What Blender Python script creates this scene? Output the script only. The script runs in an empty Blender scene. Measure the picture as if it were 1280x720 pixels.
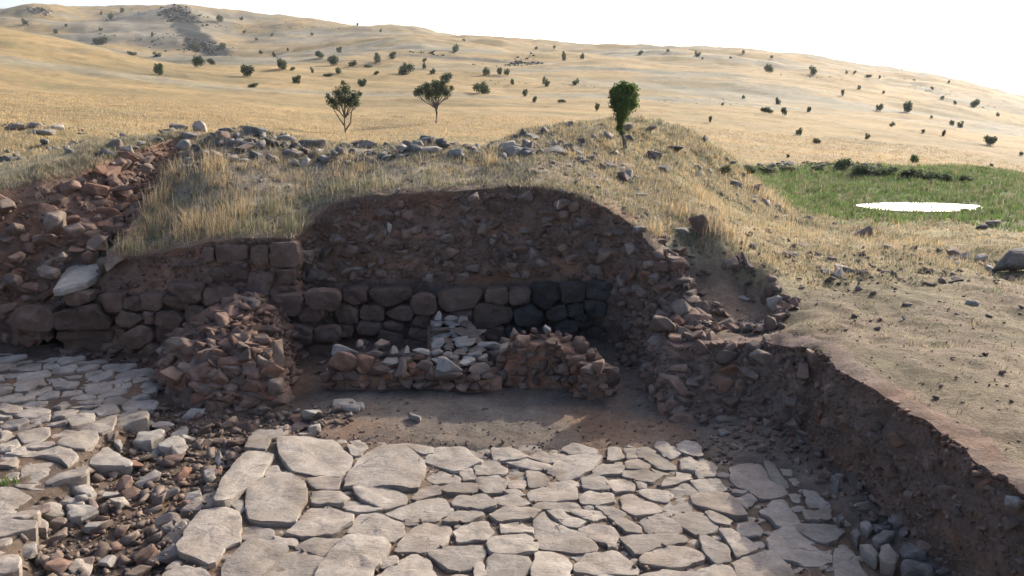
import bpy, bmesh, math, random
import numpy as np
from math import radians, sin, cos, atan, tan, pi, log, exp
random.seed(7); RS = np.random.RandomState(11)
scn = bpy.context.scene
COL = scn.collection

# ------------------------------------------------------------------ camera, sky, sun
PITCH = radians(13.9); FOC = 1050.0; CAMZ = 4.0
cam_d = bpy.data.cameras.new('camera'); cam = bpy.data.objects.new('camera', cam_d); COL.objects.link(cam)
cam_d.sensor_width = 36.0; cam_d.lens = 36.0 * FOC / 1280.0
cam_d.clip_start = 0.1; cam_d.clip_end = 5000
cam.location = (0, 0, CAMZ); cam.rotation_euler = (radians(90) - PITCH, 0, 0)
scn.camera = cam

SUN = np.array([1.35, 1.50, 1.0]); SUN /= np.linalg.norm(SUN)
sun_el = math.asin(SUN[2]); sun_az = math.atan2(SUN[0], SUN[1])      # clockwise from +Y
world = bpy.data.worlds.new('World'); scn.world = world; world.use_nodes = True
wn = world.node_tree; wn.nodes.clear()
wo = wn.nodes.new('ShaderNodeOutputWorld'); bg = wn.nodes.new('ShaderNodeBackground')
sky = wn.nodes.new('ShaderNodeTexSky'); sky.sky_type = 'NISHITA'; sky.sun_disc = False
sky.sun_elevation = sun_el; sky.sun_rotation = sun_az
sky.altitude = 900; sky.air_density = 0.65; sky.dust_density = 8.0; sky.ozone_density = 1.0
wn.links.new(sky.outputs[0], bg.inputs[0]); bg.inputs[1].default_value = 0.15
wn.links.new(bg.outputs[0], wo.inputs[0])
sd = bpy.data.lights.new('sun', 'SUN'); sd.energy = 2.5; sd.angle = radians(0.6); sd.color = (1.0, 0.90, 0.75)
so = bpy.data.objects.new('sun', sd); COL.objects.link(so)
from mathutils import Vector, Matrix, Euler
so.rotation_euler = Vector(SUN).to_track_quat('Z', 'Y').to_euler(); so.location = (30, 30, 30)
scn.view_settings.view_transform = 'Standard'; scn.view_settings.look = 'None'
scn.view_settings.exposure = 1.36; scn.view_settings.gamma = 1.0
scn.render.engine = 'CYCLES'
scn.cycles.max_bounces = 5; scn.cycles.diffuse_bounces = 3

# ------------------------------------------------------------------ survey helpers: sight lines measured on the photograph
def ray(px, py):
    u = (px - 640) / FOC; v = (py - 360) / FOC
    return u, cos(PITCH) - v * sin(PITCH), -(sin(PITCH) + v * cos(PITCH))
def PY(px, py, Y):                       # point of a sight line at distance Y
    u, f, d = ray(px, py); t = Y / f
    return (u * t, Y, CAMZ + d * t)
def PZ(px, py, Z):                       # point of a sight line at height Z
    u, f, d = ray(px, py); t = (Z - CAMZ) / d
    return (u * t, f * t, Z)
def ang(py): u, f, d = ray(640, py); return -d / f
def fwd(py): return ray(640, py)[1]
def project(P):
    P = np.asarray(P, float); X, Y, Z = P[..., 0], P[..., 1], P[..., 2] - CAMZ
    zc = Y * cos(PITCH) - Z * sin(PITCH); yc = Y * sin(PITCH) + Z * cos(PITCH)
    return 640 + FOC * X / zc, 360 - FOC * yc / zc

# ------------------------------------------------------------------ noise
_perm = RS.permutation(256); _perm = np.concatenate([_perm, _perm, _perm])
_grad = RS.rand(256) * 2 - 1
def vnoise(x, y, z):
    x = np.asarray(x, float); y = np.asarray(y, float) + 0 * x; z = np.asarray(z, float) + 0 * x
    xi = np.floor(x).astype(int); yi = np.floor(y).astype(int); zi = np.floor(z).astype(int)
    fx, fy, fz = x - xi, y - yi, z - zi
    sx, sy, sz = [f * f * f * (f * (f * 6 - 15) + 10) for f in (fx, fy, fz)]
    xi &= 255; yi &= 255; zi &= 255
    def g(a, b, c): return _grad[_perm[_perm[_perm[(xi + a) & 255] + ((yi + b) & 255)] + ((zi + c) & 255)]]
    l = lambda a, b, t: a + (b - a) * t
    return l(l(l(g(0,0,0), g(1,0,0), sx), l(g(0,1,0), g(1,1,0), sx), sy),
             l(l(g(0,0,1), g(1,0,1), sx), l(g(0,1,1), g(1,1,1), sx), sy), sz)
def fbm(x, y, z=0.0, s=1.0, o=4, r=0.5):
    t = 0; a = 1; n = 0
    for k in range(o):
        t = t + a * vnoise(np.asarray(x) * s + 17.3 * k, np.asarray(y) * s + 5.1 * k, np.asarray(z) * s + 9.7 * k); n += a; a *= r; s *= 2.03
    return t / n
def sstep(a, b, x): t = np.clip((np.asarray(x, float) - a) / (b - a), 0, 1); return t * t * (3 - 2 * t)

# ------------------------------------------------------------------ object helpers
def mesh_obj(name, verts, faces, mat=None, parent=None, smooth=False, col=None, kind=None, loc=None):
    me = bpy.data.meshes.new(name)
    verts = np.asarray(verts, np.float32)
    if isinstance(faces, np.ndarray):
        nf, k = faces.shape
        me.vertices.add(len(verts)); me.vertices.foreach_set('co', verts.ravel())
        me.loops.add(nf * k); me.loops.foreach_set('vertex_index', faces.astype(np.int32).ravel())
        me.polygons.add(nf); me.polygons.foreach_set('loop_start', np.arange(0, nf * k, k, dtype=np.int32))
        me.update(calc_edges=True)
    else:
        me.from_pydata(verts.tolist(), [], faces); me.update()
    if smooth: me.polygons.foreach_set('use_smooth', np.ones(len(me.polygons), bool))
    if smooth == 'sharp': me.set_sharp_from_angle(angle=radians(28))
    if col is not None:
        for nm, c in col.items():
            at = me.attributes.new(nm, 'FLOAT_COLOR', 'POINT')
            c4 = np.ones((len(verts), 4), np.float32); c4[:, :c.shape[1]] = c
            at.data.foreach_set('color', c4.ravel())
    if mat: me.materials.append(mat)
    o = bpy.data.objects.new(name, me); COL.objects.link(o)
    if loc is not None: o.location = loc
    if parent: o.parent = parent; o.location = Vector(o.location) - parent.location
    if kind: o['kind'] = kind
    return o
def tag(o, label, cat, group=None):
    o['label'] = label; o['category'] = cat
    if group: o['group'] = group
    return o
def thing(name, label, cat, loc=(0, 0, 0), group=None):
    o = bpy.data.objects.new(name, None); COL.objects.link(o); o.location = loc; o.empty_display_size = .1
    return tag(o, label, cat, group)
def grid_faces(nr, nc):
    i = np.arange(nr - 1)[:, None] * nc + np.arange(nc - 1)[None, :]
    i = i.ravel(); return np.stack([i, i + 1, i + nc + 1, i + nc], 1)

# ------------------------------------------------------------------ materials
def mat_new(name):
    m = bpy.data.materials.new(name); m.use_nodes = True; nt = m.node_tree
    b = nt.nodes['Principled BSDF']; b.inputs['Roughness'].default_value = .9
    b.inputs['Specular IOR Level'].default_value = .2
    return m, nt, b
def N(nt, t, **k):
    n = nt.nodes.new(t)
    for a, v in k.items():
        if a in n.inputs.keys() if hasattr(n.inputs, 'keys') else False: n.inputs[a].default_value = v
        else: setattr(n, a, v)
    return n
def noise_node(nt, scale, detail=6, rough=.6, vec=None):
    n = nt.nodes.new('ShaderNodeTexNoise'); n.inputs['Scale'].default_value = scale
    n.inputs['Detail'].default_value = detail; n.inputs['Roughness'].default_value = rough
    if vec is not None: nt.links.new(vec, n.inputs['Vector'])
    return n
def ramp(nt, fac, stops):
    r = nt.nodes.new('ShaderNodeValToRGB'); nt.links.new(fac, r.inputs[0])
    e = r.color_ramp.elements
    while len(e) > 1: e.remove(e[-1])
    e[0].position = stops[0][0]; e[0].color = (*stops[0][1], 1)
    for p, c in stops[1:]:
        x = e.new(p); x.color = (*c, 1)
    return r
def mix(nt, a, b, fac, mode='MIX'):
    m = nt.nodes.new('ShaderNodeMix'); m.data_type = 'RGBA'; m.blend_type = mode
    for s, v in ((6, a), (7, b), (0, fac)):
        if hasattr(v, 'links') or isinstance(v, bpy.types.NodeSocket): nt.links.new(v, m.inputs[s])
        elif isinstance(v, (int, float)): m.inputs[s].default_value = v
        else: m.inputs[s].default_value = (*v, 1)
    return m.outputs[2]
def bump(nt, b, h, strength, dist, prev=None):
    n = nt.nodes.new('ShaderNodeBump'); n.inputs['Strength'].default_value = strength; n.inputs['Distance'].default_value = dist
    nt.links.new(h, n.inputs['Height'])
    if prev is not None: nt.links.new(prev, n.inputs['Normal'])
    nt.links.new(n.outputs[0], b.inputs['Normal']); return n.outputs[0]

def stone_material(name, dark, mid, light, scale=6.0, dirt=(.11, .085, .065), dirt_amt=.5, var=.35, bumpd=.012, lichen=0.0, tint=None, cracks=False):
    m, nt, b = mat_new(name)
    geo = nt.nodes.new('ShaderNodeNewGeometry'); oi = nt.nodes.new('ShaderNodeObjectInfo')
    at = nt.nodes.new('ShaderNodeAttribute'); at.attribute_name = 'vary'
    rnd = nt.nodes.new('ShaderNodeMath'); rnd.operation = 'ADD'
    nt.links.new(oi.outputs['Random'], rnd.inputs[0]); nt.links.new(at.outputs['Fac'], rnd.inputs[1])
    fr = nt.nodes.new('ShaderNodeMath'); fr.operation = 'FRACT'; nt.links.new(rnd.outputs[0], fr.inputs[0])
    n1 = noise_node(nt, scale, 8, .65, geo.outputs['Position'])
    n2 = noise_node(nt, scale * 6, 6, .7, geo.outputs['Position'])
    n3 = noise_node(nt, scale * .35, 4, .6, geo.outputs['Position'])
    mp = nt.nodes.new('ShaderNodeMapping'); mp.inputs['Scale'].default_value = (1, 2.2, 5); mp.inputs['Rotation'].default_value = (.3, .2, .5)
    nt.links.new(geo.outputs['Position'], mp.inputs['Vector'])
    n4 = noise_node(nt, scale * 1.5, 8, .75, mp.outputs[0])
    c = ramp(nt, n1.outputs[0], [(.25, dark), (.5, mid), (.75, light)]).outputs[0]
    # each stone its own tone
    tone = ramp(nt, fr.outputs[0], [(0, (1 - var,) * 3), (.35, (1 - var * .3, 1 - var * .35, 1 - var * .4)), (.7, (1 + var * .25, 1 + var * .2, 1 + var * .12)), (1, (1 - var * .1, 1 - var * .28, 1 - var * .38) if tint is None else tint)]).outputs[0]
    c = mix(nt, c, tone, 1.0, 'MULTIPLY')
    sp = ramp(nt, n2.outputs[0], [(.3, (.72,) * 3), (.5, (1,) * 3), (.72, (1.18,) * 3)]).outputs[0]
    c = mix(nt, c, sp, .8, 'MULTIPLY')
    dm = ramp(nt, n3.outputs[0], [(.42, (0,) * 3), (.68, (1,) * 3)])
    mm = nt.nodes.new('ShaderNodeMath'); mm.operation = 'MULTIPLY'; mm.inputs[1].default_value = dirt_amt
    nt.links.new(dm.outputs[0], mm.inputs[0]); c = mix(nt, c, dirt, mm.outputs[0])
    if lichen:
        ln = noise_node(nt, 14, 5, .7, geo.outputs['Position'])
        lm = ramp(nt, ln.outputs[0], [(.56, (0,) * 3), (.64, (lichen,) * 3)]).outputs[0]
        c = mix(nt, c, (.30, .31, .27), lm)
    if cracks:
        wp = noise_node(nt, 3.0, 5, .6, geo.outputs['Position']); va = nt.nodes.new('ShaderNodeVectorMath'); va.operation = 'MULTIPLY_ADD'
        nt.links.new(wp.outputs['Color'], va.inputs[0]); va.inputs[1].default_value = (.35, .35, .1); nt.links.new(geo.outputs['Position'], va.inputs[2])
        vo = nt.nodes.new('ShaderNodeTexVoronoi'); vo.feature = 'DISTANCE_TO_EDGE'; vo.inputs['Scale'].default_value = 1.9; nt.links.new(va.outputs[0], vo.inputs['Vector'])
        cr = ramp(nt, vo.outputs['Distance'], [(0, (0,) * 3), (.009, (1,) * 3)]); nm = ramp(nt, n3.outputs[0], [(.36, (0,) * 3), (.42, (1,) * 3)])
        mx = nt.nodes.new('ShaderNodeMath'); mx.operation = 'MAXIMUM'; nt.links.new(cr.outputs[0], mx.inputs[0]); nt.links.new(nm.outputs[0], mx.inputs[1])
        c = mix(nt, (.16, .13, .105), c, mx.outputs[0])
        pt = noise_node(nt, 2.2, 6, .75, geo.outputs['Position']); c = mix(nt, c, ramp(nt, pt.outputs[0], [(.3, (.70, .66, .62)), (.47, (1, 1, 1)), (.6, (1.05, 1.03, 1)), (.74, (.84, .86, .88))]).outputs[0], .9, 'MULTIPLY')
    nt.links.new(c, b.inputs['Base Color'])
    p = bump(nt, b, n4.outputs[0], .9, bumpd); p = bump(nt, b, n2.outputs[0], .6, bumpd * .4, p)
    if cracks: bump(nt, b, mx.outputs[0], .8, .02, p)
    return m
M = {}
M['paving'] = stone_material('paving_stone', (.22, .196, .170), (.30, .270, .236), (.39, .352, .31), 5, (.16, .125, .095), .6, .28, .020, cracks=True)
M['masonry'] = stone_material('masonry_stone', (.11, .075, .06), (.16, .112, .09), (.225, .165, .135), 6, (.085, .058, .044), .55, .4, .03, 0)
M['dark_masonry'] = stone_material('dark_masonry_stone', (.036, .035, .035), (.06, .057, .055), (.095, .088, .083), 6, (.05, .038, .032), .5, .35, .03, .08)
M['rubble'] = stone_material('rubble_stone', (.12, .095, .078), (.19, .152, .128), (.28, .23, .195), 9, (.12, .082, .06), .5, .5, .014, 0, (1.0, .78, .66))
M['redstone'] = stone_material('red_rubble_stone', (.115, .074, .057), (.18, .122, .097), (.27, .195, .158), 9, (.12, .075, .055), .5, .5, .014, 0, (1.0, .74, .6))
M['grey_rock'] = stone_material('grey_rock', (.09, .088, .084), (.16, .155, .145), (.26, .25, .235), 7, (.14, .11, .085), .3, .4, .015, .6, (1.0, .85, .75))
M['pale_rock'] = stone_material('pale_rock', (.21, .195, .175), (.30, .28, .25), (.40, .375, .34), 8, (.19, .15, .12), .45, .35, .014)
M['basalt'] = stone_material('dark_boulder', (.05, .05, .052), (.08, .078, .078), (.13, .125, .12), 5, (.11, .09, .07), .25, .1, .02, .3)

def ground_material():
    m, nt, b = mat_new('ground_cover')
    geo = nt.nodes.new('ShaderNodeNewGeometry'); P = geo.outputs['Position']
    a1 = nt.nodes.new('ShaderNodeAttribute'); a1.attribute_name = 'base'
    a2 = nt.nodes.new('ShaderNodeAttribute'); a2.attribute_name = 'far'
    n1 = noise_node(nt, 1.3, 8, .65, P); n2 = noise_node(nt, 9, 8, .7, P); n3 = noise_node(nt, 45, 4, .7, P)
    mp = nt.nodes.new('ShaderNodeMapping'); mp.inputs['Scale'].default_value = (.05, .11, .05); nt.links.new(P, mp.inputs[0])
    n4 = noise_node(nt, 1.0, 10, .72, mp.outputs[0])
    c = a1.outputs['Color']
    v1 = ramp(nt, n1.outputs[0], [(.3, (.82, .80, .78)), (.5, (1, 1, 1)), (.7, (1.15, 1.13, 1.1))]).outputs[0]
    v2 = ramp(nt, n2.outputs[0], [(.3, (.55, .52, .49)), (.5, (1, 1, 1)), (.7, (1.36, 1.34, 1.3))]).outputs[0]
    v3 = ramp(nt, n3.outputs[0], [(.3, (.55, .52, .5)), (.5, (1, 1, 1)), (.7, (1.4, 1.4, 1.36))]).outputs[0]
    v4 = ramp(nt, n4.outputs[0], [(.30, (.48, .51, .49)), (.43, (.80, .82, .80)), (.54, (1, 1, 1)), (.68, (1.16, 1.11, 1.02))]).outputs[0]
    mq = nt.nodes.new('ShaderNodeMapping'); mq.inputs['Scale'].default_value = (.22, .22, 1.3); nt.links.new(P, mq.inputs[0])
    n5 = noise_node(nt, 1.0, 8, .75, mq.outputs[0]); v5 = ramp(nt, n5.outputs[0], [(.34, (.66, .66, .62)), (.5, (1, 1, 1)), (.66, (1.12, 1.1, 1.05))]).outputs[0]
    c = mix(nt, c, v1, .9, 'MULTIPLY'); c = mix(nt, c, v2, .8, 'MULTIPLY'); c = mix(nt, c, v3, .7, 'MULTIPLY'); c = mix(nt, c, v4, 1.0, 'MULTIPLY'); c = mix(nt, c, v5, .85, 'MULTIPLY')
    nt.links.new(c, b.inputs['Base Color'])
    p = bump(nt, b, n2.outputs[0], .8, .06); p = bump(nt, b, n3.outputs[0], .8, .02, p)
    return m
M['ground'] = ground_material()
def soil_material(name, dark, mid, light, sc=3.0, lip=True):
    m, nt, b = mat_new(name)
    geo = nt.nodes.new('ShaderNodeNewGeometry'); P = geo.outputs['Position']
    a1 = nt.nodes.new('ShaderNodeAttribute'); a1.attribute_name = 'base'
    n1 = noise_node(nt, sc, 8, .65, P); n2 = noise_node(nt, sc * 9, 8, .75, P)
    mp = nt.nodes.new('ShaderNodeMapping'); mp.inputs['Scale'].default_value = (.5, .5, 2.2); nt.links.new(P, mp.inputs[0])
    n3 = noise_node(nt, 1.2, 5, .6, mp.outputs[0])
    c = ramp(nt, n1.outputs[0], [(.3, dark), (.5, mid), (.7, light)]).outputs[0]
    c = mix(nt, c, ramp(nt, n3.outputs[0], [(.38, (.8, .86, .92)), (.5, (1, 1, 1)), (.64, (1.3, 1.02, .84))]).outputs[0], .8, 'MULTIPLY')
    c = mix(nt, c, ramp(nt, n2.outputs[0], [(.3, (.6,) * 3), (.5, (1,) * 3), (.7, (1.45,) * 3)]).outputs[0], .8, 'MULTIPLY')
    c = mix(nt, c, a1.outputs['Color'], 1.0, 'MULTIPLY')
    nt.links.new(c, b.inputs['Base Color'])
    p = bump(nt, b, n1.outputs[0], .7, .08); p = bump(nt, b, n2.outputs[0], .9, .025, p)
    return m
M['section'] = soil_material('section_soil', (.115, .072, .052), (.165, .108, .08), (.225, .155, .118))
M['floor'] = soil_material('trampled_soil', (.098, .078, .062), (.135, .109, .088), (.185, .152, .125), 1.6)
def leaf_material(name, c0, c1, trans=.35, use_attr=False):
    m, nt, b = mat_new(name)
    if use_attr:
        at = nt.nodes.new('ShaderNodeAttribute'); at.attribute_name = 'base'; col = at.outputs['Color']
    else:
        geo = nt.nodes.new('ShaderNodeNewGeometry'); n = noise_node(nt, 2.5, 4, .7, geo.outputs['Position'])
        oi = nt.nodes.new('ShaderNodeObjectInfo')
        col = ramp(nt, n.outputs[0], [(.35, c0), (.65, c1)]).outputs[0]
        col = mix(nt, col, ramp(nt, oi.outputs['Random'], [(0, (.8, .82, .8)), (1, (1.15, 1.1, 1.05))]).outputs[0], 1.0, 'MULTIPLY')
    nt.links.new(col, b.inputs['Base Color']); b.inputs['Roughness'].default_value = .7
    tr = nt.nodes.new('ShaderNodeBsdfTranslucent'); nt.links.new(col, tr.inputs[0])
    ms = nt.nodes.new('ShaderNodeMixShader'); ms.inputs[0].default_value = trans
    nt.links.new(b.outputs[0], ms.inputs[1]); nt.links.new(tr.outputs[0], ms.inputs[2])
    nt.links.new(ms.outputs[0], nt.nodes['Material Output'].inputs[0])
    return m
M['grass'] = leaf_material('grass_blade', None, None, .4, True)
M['bush'] = leaf_material('bush_leaf', (.055, .075, .036), (.105, .13, .06), .3)
M['sapling'] = leaf_material('sapling_leaf', (.06, .10, .028), (.12, .18, .05), .45)
M['greenbush'] = leaf_material('green_bush_leaf', (.07, .11, .03), (.12, .17, .05), .3)
m, nt, b = mat_new('bark'); b.inputs['Base Color'].default_value = (.12, .095, .075, 1); M['bark'] = m
m, nt, b = mat_new('pond_water'); b.inputs['Base Color'].default_value = (.03, .035, .03, 1); b.inputs['Roughness'].default_value = .06
b.inputs['Specular IOR Level'].default_value = 1.0; b.inputs['IOR'].default_value = 1.6
nn = noise_node(nt, 9, 3, .5); bump(nt, b, nn.outputs[0], .05, .01); M['water'] = m

# ------------------------------------------------------------------ the lie of the land: heights from sight lines
OFF = 6.0
def ZR(px, py, z=1.05): return (px, py, PZ(px, py, z)[1])
rim_ctl = [  # (px, py, Y) along the rim of the excavation, left to right ; base (px, py, Y) under it ; face type
 ((-420, 330, 11.0), (-420, 470, None), 0), ((-150, 275, 12.6), (-150, 440, None), 0),
 ((0, 240, 13.1), (0, 432, None), 0), ((60, 225, 13.6), (44, 437, None), 0), ((120, 208, 14.4), (92, 350, 12.5), 0),
 ((170, 188, 15.6), (135, 290, 13.4), 0), ((215, 174, 16.8), (168, 245, 14.6), 0), ((232, 178, 16.8), (185, 228, 15.2), 0),
 ((222, 200, 15.6), (190, 238, 14.8), 0), ((195, 238, 14.4), (172, 262, 14.1), 0), ((165, 288, 13.1), (145, 305, 12.9), 0),
 ((142, 318, 12.45), (110, 345, 12.35), 0), ((118, 330, 12.4), (64, 441, None), 1), ((180, 318, 12.35), (160, 441, None), 1),
 ((250, 303, 12.3), (250, 440, None), 1), ((320, 299, 12.3), (320, 440, None), 1), ((366, 298, 12.3), (374, 440, None), 1),
 ((384, 285, 12.8), (390, 425, 12.6), 2), ((404, 262, 13.2), (408, 423, 12.7), 2), ((440, 248, 13.2), (440, 423, 12.75), 2),
 ((520, 241, 13.3), (520, 423, 12.8), 2), ((600, 236, 13.3), (600, 423, 12.8), 2), ((680, 236, 13.2), (680, 423, 12.8), 2),
 ((720, 245, 13.0), (730, 424, 12.75), 2), ((760, 262, 12.8), (768, 426, 12.6), 2), ((788, 280, 12.5), (779, 440, 12.1), 3),
 ((812, 305, 12.1), (790, 458, 11.6), 3), ((850, 345, 11.7), (803, 472, 11.1), 3), ((866, 380, 11.2), (812, 482, 10.75), 3),
 ((838, 410, 10.6), (818, 498, 10.2), 3), ((830, 427, 10.25), (835, 520, None), 4), ((880, 431, 10.15), (872, 524, None), 4),
 ((930, 432, 10.05), (925, 528, None), 4), ((985, 430, 9.75), (985, 545, None), 4), ((1016, 437, 9.2), (1022, 560, None), 5),
 (ZR(1050, 462), (1062, 582, None), 5), (ZR(1100, 492), (1118, 612, None), 5), (ZR(1180, 545), (1195, 668, None), 5),
 (ZR(1280, 612), (1300, 735, None), 5), (ZR(1480, 745), (1480, 860, None), 5), ]
ctl = []
def C(*a): ctl.extend(a)
C(*[(x, y, 420) for x, y in [(-500, 40), (-250, 28), (-100, 20), (0, 20), (40, 14), (70, 17), (110, 20), (150, 17), (200, 11), (235, 12), (270, 24), (320, 31), (360, 30), (430, 34), (480, 41)]])
C(*[(x, y, 330) for x, y in [(520, 46), (560, 50), (600, 53), (680, 60), (760, 62), (850, 61), (950, 69), (1050, 82)]])
C(*[(x, y, 260) for x, y in [(1100, 90), (1150, 97), (1200, 107), (1280, 129), (1450, 165), (1800, 230)]])
C(*[(x, y, 900) for x, y in [(-500, 60), (0, 45), (300, 50), (640, 75), (900, 90), (1100, 115), (1300, 150), (1800, 250)]])
C((110, 60, 300), (190, 68, 300), (250, 70, 300), (300, 55, 350), (330, 68, 300), (420, 62, 300), (40, 45, 330), (-250, 50, 330), (190, 40, 350), (240, 45, 345))
C((-500, 20, 110), (-250, 25, 115), (-100, 32, 120), (0, 38, 125), (60, 47, 130), (120, 57, 135), (180, 72, 140), (260, 82, 140), (350, 82, 140))
C((0, 60, 190), (100, 75, 190), (200, 78, 200), (300, 74, 200), (430, 78, 180), (550, 74, 190), (640, 80, 190), (760, 82, 180), (850, 90, 170), (960, 100, 160), (1080, 118, 150), (1200, 140, 140), (1300, 160, 130), (1500, 210, 120))
C((0, 80, 80), (100, 90, 85), (200, 98, 90), (320, 102, 100), (430, 108, 100), (550, 106, 100), (650, 116, 95), (760, 122, 90), (880, 132, 85), (1000, 142, 80), (1120, 155, 75), (1250, 175, 70), (1400, 200, 65))
C((-300, 110, 45), (0, 125, 45), (200, 140, 45), (320, 150, 45), (432, 165, 45), (545, 158, 48), (650, 168, 45), (780, 175, 45), (880, 185, 46), (1000, 192, 47), (1120, 200, 47), (1250, 215, 45), (1400, 235, 42))
C((-300, 140, 28), (0, 157, 28), (100, 163, 28), (250, 175, 28), (400, 188, 28), (550, 190, 28), (650, 185, 28))
C((880, 212, 38), (960, 207, 40), (1100, 207, 40), (1230, 213, 38), (1400, 225, 35), (960, 232, 31.5), (1100, 236, 31), (1230, 240, 30), (1400, 262, 26))
C((1075, 262.5, 26), (1155, 263, 25.9), (1240, 264, 25.7), (1000, 262, 26), (1100, 282, 22.5), (1250, 290, 21.5), (1400, 300, 20), (1000, 275, 22))
C((-300, 165, 20), (0, 180, 20), (90, 184, 20), (200, 180, 20), (300, 185, 20), (450, 200, 20), (600, 198, 20))
C((-300, 215, 16), (0, 205, 17), (80, 195, 17.5), (150, 182, 17.8), (230, 164, 17.5), (300, 163, 17), (350, 173, 16.5), (400, 184, 16.3), (440, 188, 16.2), (500, 185, 16.2), (540, 182, 16.2), (620, 184, 16.3), (700, 182, 16.8), (300, 200, 15), (450, 215, 14.7), (600, 212, 14.8), (250, 250, 13.6), (330, 250, 13.6), (180, 300, 12.9))
C((700, 160, 22.5), (750, 153, 23), (800, 155, 23), (860, 172, 23), (900, 192, 23), (640, 174, 21), (760, 186, 18.5), (780, 186, 19), (850, 204, 19.5), (700, 175, 19.5), (940, 226, 24), (900, 217, 21))
C((800, 172, 30), (720, 172, 30))
C((780, 230, 15), (850, 250, 15), (900, 270, 15), (830, 278, 13.2), (900, 300, 12.6), (950, 310, 13.2), (1000, 300, 15), (1000, 350, 12), (1100, 310, 15.3), (1200, 310, 15.5), (1280, 320, 14), (1280, 390, 10.4), (1100, 400, 10), (1200, 350, 12), ZR(1150, 470, 1.08), ZR(1280, 470, 1.1), ZR(1280, 540, 1.08), ZR(1500, 400, 1.2), ZR(1500, 520, 1.15), (1700, 330, 12), (1000, 390, 10.6))
C((960, 408, 10.5), (900, 405, 10.9), (930, 375, 11.5), (890, 372, 11.6), (873, 350, 12.0), (925, 345, 12.2), (870, 316, 12.6), (925, 318, 12.6), (965, 338, 12.2), (985, 365, 11.4), (1005, 400, 10.3))
for r, bb, k in rim_ctl: ctl.append(r)
# ledge rims that are stepped down later are kept as they are; ground the photographer stands on
extra = [(0, 0, 2.3), (-6, 0, 2.3), (6, 0, 2.0), (0, -4, 2.4), (-5, -4, 2.4), (5, -4, 2.2), (-12, 2, 2.0), (9, 3, 1.3), (4.5, 2, 1.6), (0, 2, 2.0), (-5, 2, 2.0)]
cp = []; cv = []
for px, py, Y in ctl:
    x, y, z = PY(px, py, Y); cp.append((x / (y + OFF) * 3.0, log(y + OFF))); cv.append((CAMZ - z) / (y + OFF))
for x, y, z in extra: cp.append((x / (y + OFF) * 3.0, log(y + OFF))); cv.append((CAMZ - z) / (y + OFF))
cp = np.array(cp); cv = np.array(cv)
def tps_k(d2): return d2 * np.log(d2 + 1e-12) * .5
n = len(cp); D2 = ((cp[:, None] - cp[None]) ** 2).sum(-1)
A = np.zeros((n + 3, n + 3)); A[:n, :n] = tps_k(D2) + np.eye(n) * 2e-5; A[:n, n] = 1; A[:n, n + 1:] = cp; A[n, :n] = 1; A[n + 1:, :n] = cp.T
W = np.linalg.solve(A, np.concatenate([cv, np.zeros(3)]))
def ground_raw(x, y):
    x = np.asarray(x, float); y = np.asarray(y, float); sh = np.broadcast(x, y).shape
    q = np.stack([(x / (y + OFF) * 3.0 + 0 * y).ravel(), np.log(y + OFF + 0 * x).ravel()], 1)
    out = np.empty(len(q))
    for i in range(0, len(q), 20000):
        s = q[i:i + 20000]; d = ((s[:, None] - cp[None]) ** 2).sum(-1)
        out[i:i + 20000] = tps_k(d) @ W[:n] + W[n] + s @ W[n + 1:]
    return CAMZ - out.reshape(sh) * (y + OFF)
# rim and base lines in the plane
rimP = np.array([PY(*r) for r, bb, k in rim_ctl])
baseP = np.array([PY(*bb) if bb[2] else PZ(bb[0], bb[1], 0.0) for r, bb, k in rim_ctl])
for _i in range(34, len(rim_ctl)):
    baseP[_i] = (rimP[_i, 0] - .10, rimP[_i, 1] - .02, 0)
rimK = np.array([k for r, bb, k in rim_ctl])
ledge = np.array([PY(*p)[:2] for p in [(830, 318, 12.4), (870, 322, 12.4), (925, 324, 12.4), (958, 346, 12.0), (980, 385, 10.9), (960, 412, 10.5), (890, 410, 10.7), (862, 372, 11.5)]])
def seg_dist(x, y, poly, closed=True):
    x = np.asarray(x, float); y = np.asarray(y, float); best = np.full(np.broadcast(x, y).shape, 1e9)
    m = len(poly)
    for i in range(m if closed else m - 1):
        a = poly[i]; b = poly[(i + 1) % m]; d = b - a; L = d @ d + 1e-12
        t = np.clip(((x - a[0]) * d[0] + (y - a[1]) * d[1]) / L, 0, 1)
        best = np.minimum(best, np.hypot(x - a[0] - t * d[0], y - a[1] - t * d[1]))
    return best
def inside(x, y, poly):
    x = np.asarray(x, float); y = np.asarray(y, float); r = np.zeros(np.broadcast(x, y).shape, bool); m = len(poly)
    for i in range(m):
        a = poly[i]; b = poly[(i + 1) % m]
        if a[1] == b[1]: continue
        c = ((a[1] > y) != (b[1] > y)) & (x < (b[0] - a[0]) * (y - a[1]) / (b[1] - a[1]) + a[0]); r ^= c
    return r
def sdist(x, y, poly): return seg_dist(x, y, poly) * np.where(inside(x, y, poly), 1, -1)   # positive inside
trench = np.vstack([rimP[:, :2], [(4.1, 1.9), (-13, 1.9), (-13, 10)]])
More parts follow.
